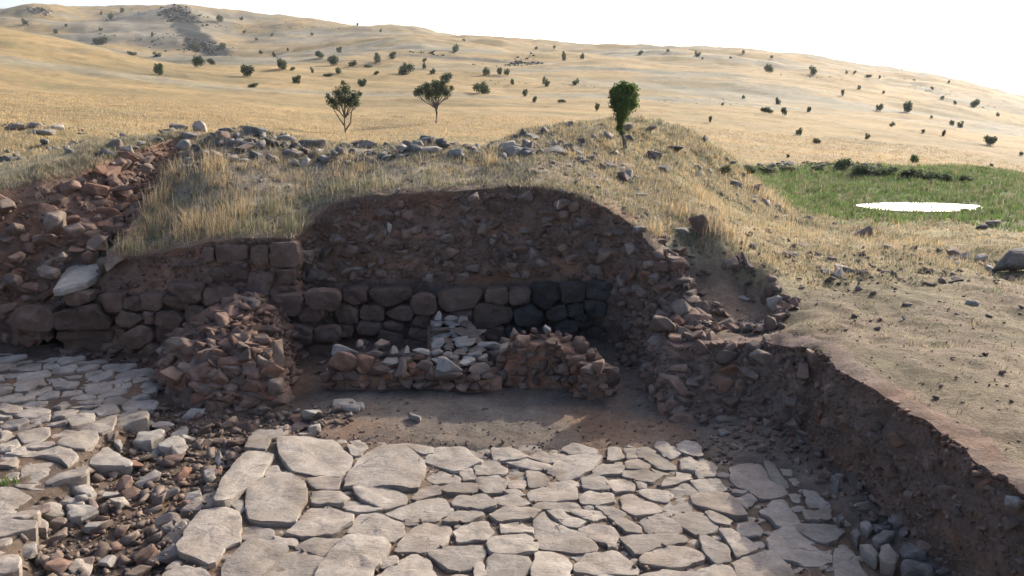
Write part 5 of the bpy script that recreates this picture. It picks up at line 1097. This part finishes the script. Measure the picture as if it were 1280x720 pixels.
# tall golden tufts that stand out one by one
def tuft(px, py, hpx, n_, label, cols, spread=.12, Y=None, green=False):
    P = PY(px, py, Y) if Y else hit(px, py, 12.0); hgt = hpx / FOC * P[1]; rng = np.random.RandomState(int(px * 7 + py))
    x = P[0] + rng.normal(0, spread, n_); y = P[1] + rng.normal(0, spread, n_); cc = cmix(rng, n_, cols, [1 / len(cols)] * len(cols))
    k = dtr(x, y) < .02; x, y, cc = x[k], y[k], cc[k]
    o = blades('grass_tuft', x, y, hgt * rng.uniform(.45, 1.15, len(x)), .0040, cc, rng, .48); del o['kind']; return tag(o, label, 'grass tuft')
TG = [GOLD * 1.08, GOLD, STRAW]; TO = [OLIVE, STRAW, OLIVE * 1.2]
for a in [(268, 212, 34, 'bright golden grass tuft high on the mound below the broad grey crest rock', TG, .17), (302, 268, 34, 'slender golden grass tuft near the centre of the grassy mound face', TG, .10), (270, 292, 40, 'widest golden grass tuft low on the mound face', TG, .22), (235, 290, 38, 'golden grass tuft left of the widest one, low on the mound face', TG, .16), (185, 262, 34, 'pale golden tuft at the left shoulder of the grassy mound', TG, .14), (200, 285, 34, 'straw coloured tuft below the left shoulder of the mound', [STRAW, GOLD, OLIVE], .16), (215, 225, 30, 'straw tuft at the top left of the mound face', [STRAW, GREY, GOLD], .18),
          (138, 312, 30, 'sparse green and straw tuft beside the pale jutting slab', TO, .10), (345, 262, 30, 'yellow green tuft hanging at the left corner of the pit', TO, .16), (368, 288, 32, 'yellow green tuft right at the left lip of the pit', TO, .10), (165, 318, 28, 'yellow green tuft above the left masonry wall', TO, .13), (315, 288, 26, 'olive tuft above the top stones of the left wall', TO, .14), (470, 236, 26, 'green and gold grass cushion on the pit rim below the two trees', TO, .26), (415, 245, 24, 'olive grass cushion at the left end of the pit rim', TO, .2), (540, 230, 20, 'small olive cushion on the pit rim', TO, .18),
          (612, 208, 30, 'golden reed like tuft by the reddish block on the mound', TG, .09), (717, 198, 16, 'short golden tuft at the right end of the long grey outcrop', TG, .10), (818, 292, 26, 'golden tuft at the right corner of the pit', TG, .09), (850, 270, 26, 'golden tuft behind the slanting pale slab', TG, .14), (905, 290, 32, 'golden tuft right of the dark boulder above the pit', TG, .18), (880, 250, 22, 'golden tuft on the slope behind the dark boulder', TG, .18), (780, 215, 22, 'straw tuft at the foot of the sapling', [STRAW, GOLD], .2), (960, 250, 22, 'white headed grasses at the edge of the marsh', [GOLD * 1.2, STRAW * 1.2], .35)]:
    tuft(a[0], a[1], a[2], int(85 * a[5] / .12), a[3], a[4], a[5])
for i, a in enumerate([(1215, 525, 10, 'green weed on the bare right bank near the trench brink'), (1200, 495, 9, 'small leafy weed beside a white pebble on the right bank'), (1145, 430, 8, 'grey green weed on the middle of the right bank'), (1265, 598, 10, 'green weed at the lower right edge of the bank'), (1275, 400, 14, 'clump of weeds with pale tops at the right edge of the bank'), (6, 604, 9, 'small green weed growing by the raised paving at the left edge')]):
    P = PZ(a[0], a[1], .05) if i == 5 else hit(a[0], a[1], 5.0); rng = np.random.RandomState(i); n_ = 60
    o = blades('weed', P[0] + rng.normal(0, .07, n_), P[1] + rng.normal(0, .06, n_), np.full(n_, a[2] / FOC * P[1]) * rng.uniform(.3, 1, n_), .008, np.tile(GRN * 1.1, (n_, 1)), rng, .8, z=np.full(n_, P[2])); del o['kind']; tag(o, a[3], 'weed')

# ------------------------------------------------------------------ trees and shrubs
def tube(pts, rad, ns=7):
    V = []; F = []
    for i, (p, r) in enumerate(zip(pts, rad)):
        d = Vector(pts[min(i + 1, len(pts) - 1)]) - Vector(pts[max(0, i - 1)]); q = d.to_track_quat('Z', 'Y')
        for k in range(ns): V.append(tuple(Vector(p) + q @ Vector((r * cos(k * 2 * pi / ns), r * sin(k * 2 * pi / ns), 0))))
    for i in range(len(pts) - 1):
        for k in range(ns): F.append((i * ns + k, i * ns + (k + 1) % ns, (i + 1) * ns + (k + 1) % ns, (i + 1) * ns + k))
    return V, F
def leaves(centres, rads, n_, ls, rng, shell=.55, zmin=-9):
    C_ = np.array(centres); R_ = np.array(rads); pr = R_.reshape(len(R_), -1).mean(1) ** 2; pr /= pr.sum(); ch = rng.choice(len(C_), n_, p=pr)
    d = rng.normal(0, 1, (n_, 3)); d /= np.linalg.norm(d, axis=1)[:, None]; rad = (shell + (1 - shell) * rng.rand(n_)) ** 1.0 * rng.uniform(.7, 1.08, n_)
    p = C_[ch] + d * rad[:, None] * (R_[ch] if R_.ndim > 1 else R_[ch][:, None]); p[:, 2] = np.maximum(p[:, 2], zmin)
    a = rng.normal(0, 1, (n_, 3)) + d * .8; a /= np.linalg.norm(a, axis=1)[:, None]; t1 = np.cross(a, rng.normal(0, 1, (n_, 3))); t1 /= np.linalg.norm(t1, axis=1)[:, None]; t2 = np.cross(a, t1)
    s = ls * rng.uniform(.6, 1.3, (n_, 1)); V = np.stack([p - t1 * s, p + t2 * s * .55, p + t1 * s, p - t2 * s * .55], 1).reshape(-1, 3)
    F = (np.arange(n_)[:, None] * 4 + np.arange(4)).astype(int); return V, F
def merge(L_):
    V = []; F = []; o = 0
    for v, f in L_: V += list(map(tuple, v)); F += [tuple(int(i) + o for i in q) for q in f]; o += len(v)
    return V, F
# heart shaped green sapling on its slanting trunk
sb = np.array(hit(781, 186, 16.0)); SY = sb[1]; k_ = SY * 1.0 / FOC
sap = thing('sapling_tree', 'young tree with dense rounded bright green crown on a thin leaning trunk', 'tree', tuple(sb))
v, f = tube([(0, 0, -.05), (-.03, 0, 10 * k_), (-5 * k_, 0, 24 * k_), (-5 * k_, 0, 42 * k_)], [.035, .03, .026, .018]); mesh_obj('trunk', v, f, M['bark'], smooth=True).parent = sap
v, f = tube([(.05, .02, -.05), (.0, .02, 12 * k_), (-9 * k_, 0, 22 * k_)], [.025, .02, .016]); mesh_obj('trunk', v, f, M['bark'], smooth=True).parent = sap
rt_ = np.random.RandomState(4)
cen = [(-4 * k_, 0, 61 * k_), (-13 * k_, .0, 66 * k_), (6 * k_, .05, 67 * k_), (-5 * k_, -.1, 46 * k_), (-6 * k_, 0, 36 * k_), (-3 * k_, 0, 75 * k_), (-13 * k_, 0, 54 * k_), (6 * k_, 0, 55 * k_), (-10 * k_, .1, 73 * k_), (5 * k_, -.1, 74 * k_), (-6 * k_, 0, 29 * k_)]
rd = [17, 11, 12, 13, 8, 8, 10, 11, 7, 6, 5]
v, f = leaves(cen, np.array(rd) * k_, 7500, .030, rt_, .3); mesh_obj('crown', v, f, M['sapling']).parent = sap
rt_ = np.random.RandomState(14); v, f = leaves([(-7 * k_, 0, 26 * k_), (-4 * k_, 0, 20 * k_)], np.array([5, 4]) * k_, 160, .04, rt_, .3); mesh_obj('shoot', v, f, M['greenbush']).parent = sap
def small_tree(px, py, label, spec, seed, mat='bush'):
    B = np.array(hit(px, py, 18)); k = B[1] / FOC; rng = np.random.RandomState(seed); t = thing('small_tree', label, 'tree', tuple(B)); L_ = []
    for pts, r0 in spec['limbs']:
        P = [(a * k, rng.uniform(-.2, .2) * (i > 0), b_ * k) for i, (a, b_) in enumerate(pts)]; L_.append(tube(P, np.linspace(r0, r0 * .35, len(P)) * k))
    v, f = merge(L_); mesh_obj('trunk', v, f, M['bark'], smooth=True).parent = t
    cen = [(a * k, rng.uniform(-.4, .4), b_ * k) for a, b_, r in spec['blobs']]; v, f = leaves(cen, np.array([r for a, b_, r in spec['blobs']]) * k, spec['n'], 1.15 * k, rng, .2); mesh_obj('crown', v, f, M[mat]).parent = t
    tw = []
    for a, b_, r in spec['blobs']:
        for _ in range(3): tw.append(tube([(0, 0, 18 * k), (a * k * .6, 0, b_ * k * .75), (a * k + rng.normal(0, r * .5) * k, rng.uniform(-.3, .3), b_ * k + rng.normal(0, r * .6) * k)], np.array([.7, .4, .2]) * k, 4))
    v, f = merge(tw); mesh_obj('branch', v, f, M['bark']).parent = t; return t
small_tree(432, 166, 'sparse small tree with forked trunk and thin airy crown in the field', {'limbs': [([(0, -1), (-1, 8), (-8, 20), (-14, 30)], 1.3), ([(0, 3), (6, 12), (9, 25), (12, 35)], 1.1), ([(-1, 8), (0, 22), (2, 40)], .9)], 'blobs': [(-15, 38, 8), (-8, 48, 8), (3, 52, 9), (-3, 40, 10), (12, 44, 9), (16, 36, 7), (6, 36, 9), (-10, 34, 7), (0, 60, 4), (20, 47, 4), (-20, 44, 4)], 'n': 3600}, 3)
small_tree(545, 154, 'small tree with flat spreading dark crown on a straight trunk in the field', {'limbs': [([(0, -1), (1, 12), (-1, 24), (-6, 36)], 1.5), ([(1, 16), (4, 26), (12, 36)], 1.0), ([(-1, 22), (-14, 34)], .8)], 'blobs': [(-18, 38, 8), (-9, 42, 9), (0, 46, 8), (8, 42, 9), (14, 36, 7), (-24, 36, 5), (2, 36, 9), (-8, 34, 7), (10, 49, 4), (20, 42, 4)], 'n': 4600}, 5)
BM = {}; random.seed(4)
def bush_mesh(var, mat, n_, ls):
    key = (var, mat, n_)
    if key not in BM:
        rng = np.random.RandomState(200 + var); nb = rng.randint(4, 8); cen = []; rd = []
        for i in range(nb):
            a = rng.uniform(0, 6.28); r = rng.uniform(.05, .48); cen.append((cos(a) * r, sin(a) * r, rng.uniform(.3, .72))); rd.append(rng.uniform(.36, .52))
        v, f = leaves(cen, rd, n_, ls, rng, .25, zmin=.02); v[:, 2] /= v[:, 2].max(); v[:, :2] /= np.abs(v[:, :2]).max()
        me = bpy.data.meshes.new('bush'); me.from_pydata(v.tolist(), [], f.tolist()); me.materials.append(M[mat]); BM[key] = me
    return BM[key]
def bush(px, py, w, h, label, group=None, mat='bush', name='shrub', cat='shrub'):
    """px,py centre of the shrub, w,h its size as measured"""
    B = hit(px, py + h / 2, 18); k = B[1] / FOC; big = w >= 13
    me = bush_mesh(random.randrange(7), mat, 1100 if w >= 16 else 600 if big else 260, .085 if w >= 16 else .11 if big else .16)
    o = bpy.data.objects.new(name, me); COL.objects.link(o); s = w * k / 2; o.location = (B[0], B[1], B[2] - .04 * s); o.scale = (s, s * .9, h * k * 1.05); o.rotation_euler = (0, 0, random.uniform(0, 6.28)); return tag(o, label or say(B, 'small' if w > 6 else 'tiny', 'shrub', 'dark'), cat, group)
NB = [(196, 86, 20, 15, 'dark round shrub on the golden field, lowest of the left group'), (247, 76, 18, 16, 'dark shrub at the foot of the dark gully strip on the left hill'), (264, 77, 12, 8, 'smaller shrub touching the one at the foot of the dark strip'), (308, 88, 20, 16, 'compact dark shrub alone on the field right of the dark strip'), (352, 79, 20, 15, 'grey green shrub by the long earth bank at the field edge'), (371, 99, 12, 10, 'little dark shrub on the field below the grey green one'), (197, 68, 12, 7, 'low shrub where the near left slope meets the field'), (165, 66, 18, 5, 'flat low thicket along the crest line of the near left slope'), (126, 50, 22, 9, 'broad dark thicket on the lower flank of the left hill'),
 (401, 68, 17, 9, 'wide low shrub on the earth bank, left of the pair'), (418, 75, 18, 13, 'larger shrub of the pair standing on the earth bank'), (422, 88, 15, 8, 'low shrub in front of the earth bank'), (410, 93, 17, 5, 'flat reddish shrub in front of the earth bank'), (570, 60, 13, 10, 'round shrub on the upper rim of the grey scar'), (473, 72, 16, 12, 'round shrub left of the grey scar'), (492, 69, 14, 9, 'shrub nearest the left end of the grey scar'), (440, 79, 14, 8, 'low dark shrub between the bank pair and the scar'), (507, 85, 25, 15, 'widest loose shrub clump below the left end of the grey scar'), (608, 89, 13, 10, 'left of three dark shrubs in a row below the grey scar'), (623, 89, 11, 9, 'middle of three dark shrubs in a row below the grey scar'), (633, 90, 9, 9, 'right of three dark shrubs in a row below the grey scar'),
 (559, 97, 22, 13, 'irregular shrub behind the spreading small tree'), (603, 109, 27, 16, 'clump of little umbrella shaped shrubs with visible stems'), (454, 103, 15, 11, 'shrub just behind the airy small tree'), (682, 102, 12, 12, 'compact dark shrub on the olive terrace'), (640, 102, 9, 8, 'small shrub at the left end of the olive terrace'), (720, 102, 11, 8, 'low shrub right of the compact one on the olive terrace'), (706, 70, 10, 11, 'upright green shrub right of the pale end of the scar'), (728, 70, 7, 7, 'small round shrub beside the upright green one'), (655, 116, 12, 9, 'small shrub below the olive terrace, left one'), (669, 124, 10, 8, 'small shrub below the olive terrace, right one'), (746, 134, 8, 10, 'thin shrub on the hump just left of the sapling'),
 (962, 85, 18, 11, 'two lobed green shrub high on the right hillside'), (1016, 87, 10, 11, 'upright leaning shrub near the top of the right hillside'), (973, 126, 10, 9, 'upper shrub of the trio on the right hillside'), (958, 137, 20, 8, 'wide low shrub of the trio on the right hillside'), (979, 139, 10, 10, 'round shrub of the trio on the right hillside'), (1012, 137, 8, 7, 'small greenish shrub right of the trio'), (998, 164, 11, 10, 'round dark shrub on the lower right hillside'), (1022, 176, 14, 7, 'faint low shrub below the round dark one'), (1084, 170, 8, 7, 'small dark shrub in the middle of the lower right hillside'), (1115, 155, 9, 6, 'dark shrub below the tree like one on the right'), (1099, 134, 11, 9, 'brownish shrub left of the tree like one'), (1135, 133, 15, 16, 'tree like dark green shrub, tallest on the right hillside'), (1189, 153, 11, 7, 'left of two dark shrubs near the right ridge'), (1200, 155, 9, 8, 'right of two dark shrubs near the right ridge'), (1236, 175, 18, 13, 'grey green shrub near the right edge below the ridge'), (1216, 129, 18, 11, 'grey bushy patch on the shaded side valley'), (1085, 95, 12, 4, 'flat shrub near the far right skyline'),
 (276, 23, 13, 9, 'dark shrub on the left skyline right of the rounded summit'), (245, 59, 17, 12, 'dark shrub inside the lower part of the dark strip'), (277, 57, 12, 8, 'shrub on the right edge of the dark strip'), (139, 20, 9, 9, 'round shrub near the left skyline between the two summits'), (154, 13, 8, 6, 'small shrub standing on the left skyline'), (32, 27, 10, 7, 'shrub on the far left hilltop flank')]
for a in NB: bush(*a)
bush(1144, 198, 20, 11, 'bright green round bush on the dry slope above the marsh', mat='greenbush')
FB = [(424, 62, 8, 7), (317, 106, 15, 6), (126, 16, 5, 5), (53, 12, 5, 6), (82, 32, 5, 4), (69, 39, 7, 6), (301, 23, 8, 4), (191, 43, 6, 6), (321, 49, 5, 4), (326, 65, 6, 5), (343, 68, 6, 7), (390, 43, 5, 4), (360, 62, 4, 4), (390, 87, 5, 8), (366, 86, 8, 5), (126, 36, 6, 4), (190, 52, 5, 4), (305, 40, 5, 4), (340, 43, 4, 4), (463, 82, 20, 4), (470, 91, 10, 5), (530, 75, 9, 5), (530, 82, 7, 7), (541, 89, 9, 7), (703, 126, 13, 5), (488, 68, 5, 4), (580, 50, 5, 3), (447, 28, 4, 4), (476, 38, 4, 4)]
for a in FB: bush(*a, None, 'tiny shrubs on the left and middle hills')
FR_ = [(800, 66, 9, 6), (670, 60, 5, 4), (693, 59, 4, 4), (835, 63, 5, 4), (872, 67, 10, 6), (929, 65, 6, 5), (1180, 166, 8, 8), (1154, 164, 6, 5), (1053, 116, 5, 8), (1074, 109, 6, 5), (1068, 90, 6, 4), (1104, 115, 5, 4), (1164, 146, 4, 4), (1248, 143, 8, 5), (1178, 122, 6, 5), (1193, 128, 6, 5), (929, 121, 6, 4), (888, 149, 5, 8), (964, 71, 5, 4), (1276, 192, 7, 6), (1058, 90, 4, 4), (1100, 96, 5, 4), (913, 72, 4, 3), (878, 73, 3, 3), (1186, 102, 4, 4), (1230, 210, 12, 4), (1225, 214, 12, 3), (1240, 206, 8, 4), (1165, 110, 5, 4), (985, 195, 6, 5), (903, 130, 4, 4)]
for a in FR_: bush(*a, None, 'tiny shrubs on the right hillside')
for i, a in enumerate([(1055, 205, 34, 18), (1078, 211, 40, 16), (1105, 213, 40, 15), (1130, 216, 36, 14), (1155, 218, 36, 13), (1180, 220, 32, 12), (1204, 222, 28, 10), (1018, 210, 30, 10), (985, 211, 28, 9), (960, 212, 30, 9), (935, 211, 30, 10), (905, 210, 26, 9)]):
    bush(*a, '%s low bush from the left along the back edge of the marsh' % ['twelfth', 'eleventh', 'tenth', 'ninth', 'eighth', 'seventh', 'sixth', 'fifth', 'fourth', 'third', 'second', 'first'][{0: 6, 1: 5, 2: 4, 3: 3, 4: 2, 5: 1, 6: 0, 7: 7, 8: 8, 9: 9, 10: 10, 11: 11}[i]], 'bushes behind the marsh', name='marsh_bush', cat='bush')

# ------------------------------------------------------------------ bedrock and scree showing on the far hills
def hill_rocks(pts, wpx, n_, smin, smax, seed, mat='grey_rock'):
    rng = np.random.RandomState(seed); H = np.array([[hit(a, b_ + o * wpx * .35, 18)[:2] for o in (-1, 1)] for a, b_ in pts])
    k = rng.randint(0, len(pts) - 1, n_); t = rng.rand(n_, 1); v = np.clip(rng.normal(.5, .3, (n_, 1)), -.3, 1.3)
    Q = (H[k, 0] * (1 - t) + H[k + 1, 0] * t) * (1 - v) + (H[k, 1] * (1 - t) + H[k + 1, 1] * t) * v
    Q[:, 0] += rng.normal(0, wpx * .45, n_) * Q[:, 1] / FOC; cl_ = fbm(Q[:, 0], Q[:, 1], seed, 6.0 / Q[:, 1].mean(), 3) > -.12; Q = Q[cl_] if cl_.sum() > 8 else Q
    s_ = (smin * (smax / smin) ** (rng.rand(len(Q)) ** 2)) * Q[:, 1] / FOC
    out = np.column_stack([Q, ground(Q[:, 0], Q[:, 1])]); sz = np.column_stack([s_ * 1.4, s_, s_ * .7])
    return joined_rocks('hill_scree', out, sz, mat, rs=rng)
M['hill_dark'] = stone_material('hill_dark_rock', (.035, .04, .038), (.055, .06, .055), (.085, .09, .08), .8, (.05, .055, .04), .3, .4, .05)
M['hill_rock'] = stone_material('hill_rock', (.10, .095, .085), (.15, .14, .125), (.21, .195, .17), .8, (.14, .12, .09), .3, .4, .05)
for a in [([(215, 12), (228, 24), (244, 44), (258, 58), (272, 66)], 26, 1100, .6, 2.4, 1), ([(505, 69), (560, 73), (620, 76), (668, 78)], 11, 800, .6, 2.6, 2), ([(150, 32), (185, 34), (200, 50)], 34, 420, .4, 1.8, 3), ([(195, 12), (235, 14)], 9, 160, .6, 2.2, 4), ([(36, 14), (64, 16)], 9, 140, .6, 2.2, 5), ([(100, 50), (132, 51)], 10, 80, .4, 1.3, 6), ([(285, 71), (350, 73), (420, 77), (480, 80)], 4, 160, .4, 1.2, 7), ([(1095, 87), (1130, 90), (1160, 98)], 8, 240, .5, 2.0, 8), ([(1140, 105), (1200, 125), (1240, 138)], 16, 120, .4, 1.3, 9),
          ([(600, 103), (700, 105), (760, 109)], 9, 120, .3, 1.0, 10), ([(870, 75), (980, 92), (1050, 100)], 8, 70, .3, 1.0, 11), ([(260, 28), (310, 36), (430, 38)], 12, 120, .3, 1.1, 12), ([(820, 128), (930, 131)], 12, 90, .3, 1.0, 13), ([(0, 158), (80, 162), (150, 168)], 10, 160, .5, 3.0, 14), ([(860, 190), (900, 196), (940, 205)], 12, 200, .6, 2.6, 15), ([(1000, 205), (1090, 208), (1240, 222)], 8, 260, .6, 3.0, 16)]:
    hill_rocks(*a, mat='hill_dark' if a[-1] in (1, 2, 6, 16) else 'hill_rock')

# ------------------------------------------------------------------ summer haze
lo_ = np.array([gx.min(), gy.min(), gz_cut.min()]) - (5, 5, 2); hi2 = np.array([gx.max(), gy.max(), max(gz.max(), 12)]) + (5, 5, 3)
hv = [(x, y, z) for x in (lo_[0], hi2[0]) for y in (lo_[1], hi2[1]) for z in (lo_[2], hi2[2])]
hz = mesh_obj('haze', hv, [(0, 1, 3, 2), (4, 6, 7, 5), (0, 4, 5, 1), (2, 3, 7, 6), (0, 2, 6, 4), (1, 5, 7, 3)], None, kind='stuff')
hm = bpy.data.materials.new('haze'); hm.use_nodes = True; hn = hm.node_tree; hn.nodes.clear(); ho = hn.nodes.new('ShaderNodeOutputMaterial'); pvn = hn.nodes.new('ShaderNodeVolumePrincipled')
pvn.inputs['Color'].default_value = (.88, .93, 1.0, 1); pvn.inputs['Density'].default_value = .00016; pvn.inputs['Anisotropy'].default_value = .35
hn.links.new(pvn.outputs[0], ho.inputs['Volume']); hz.data.materials.append(hm)
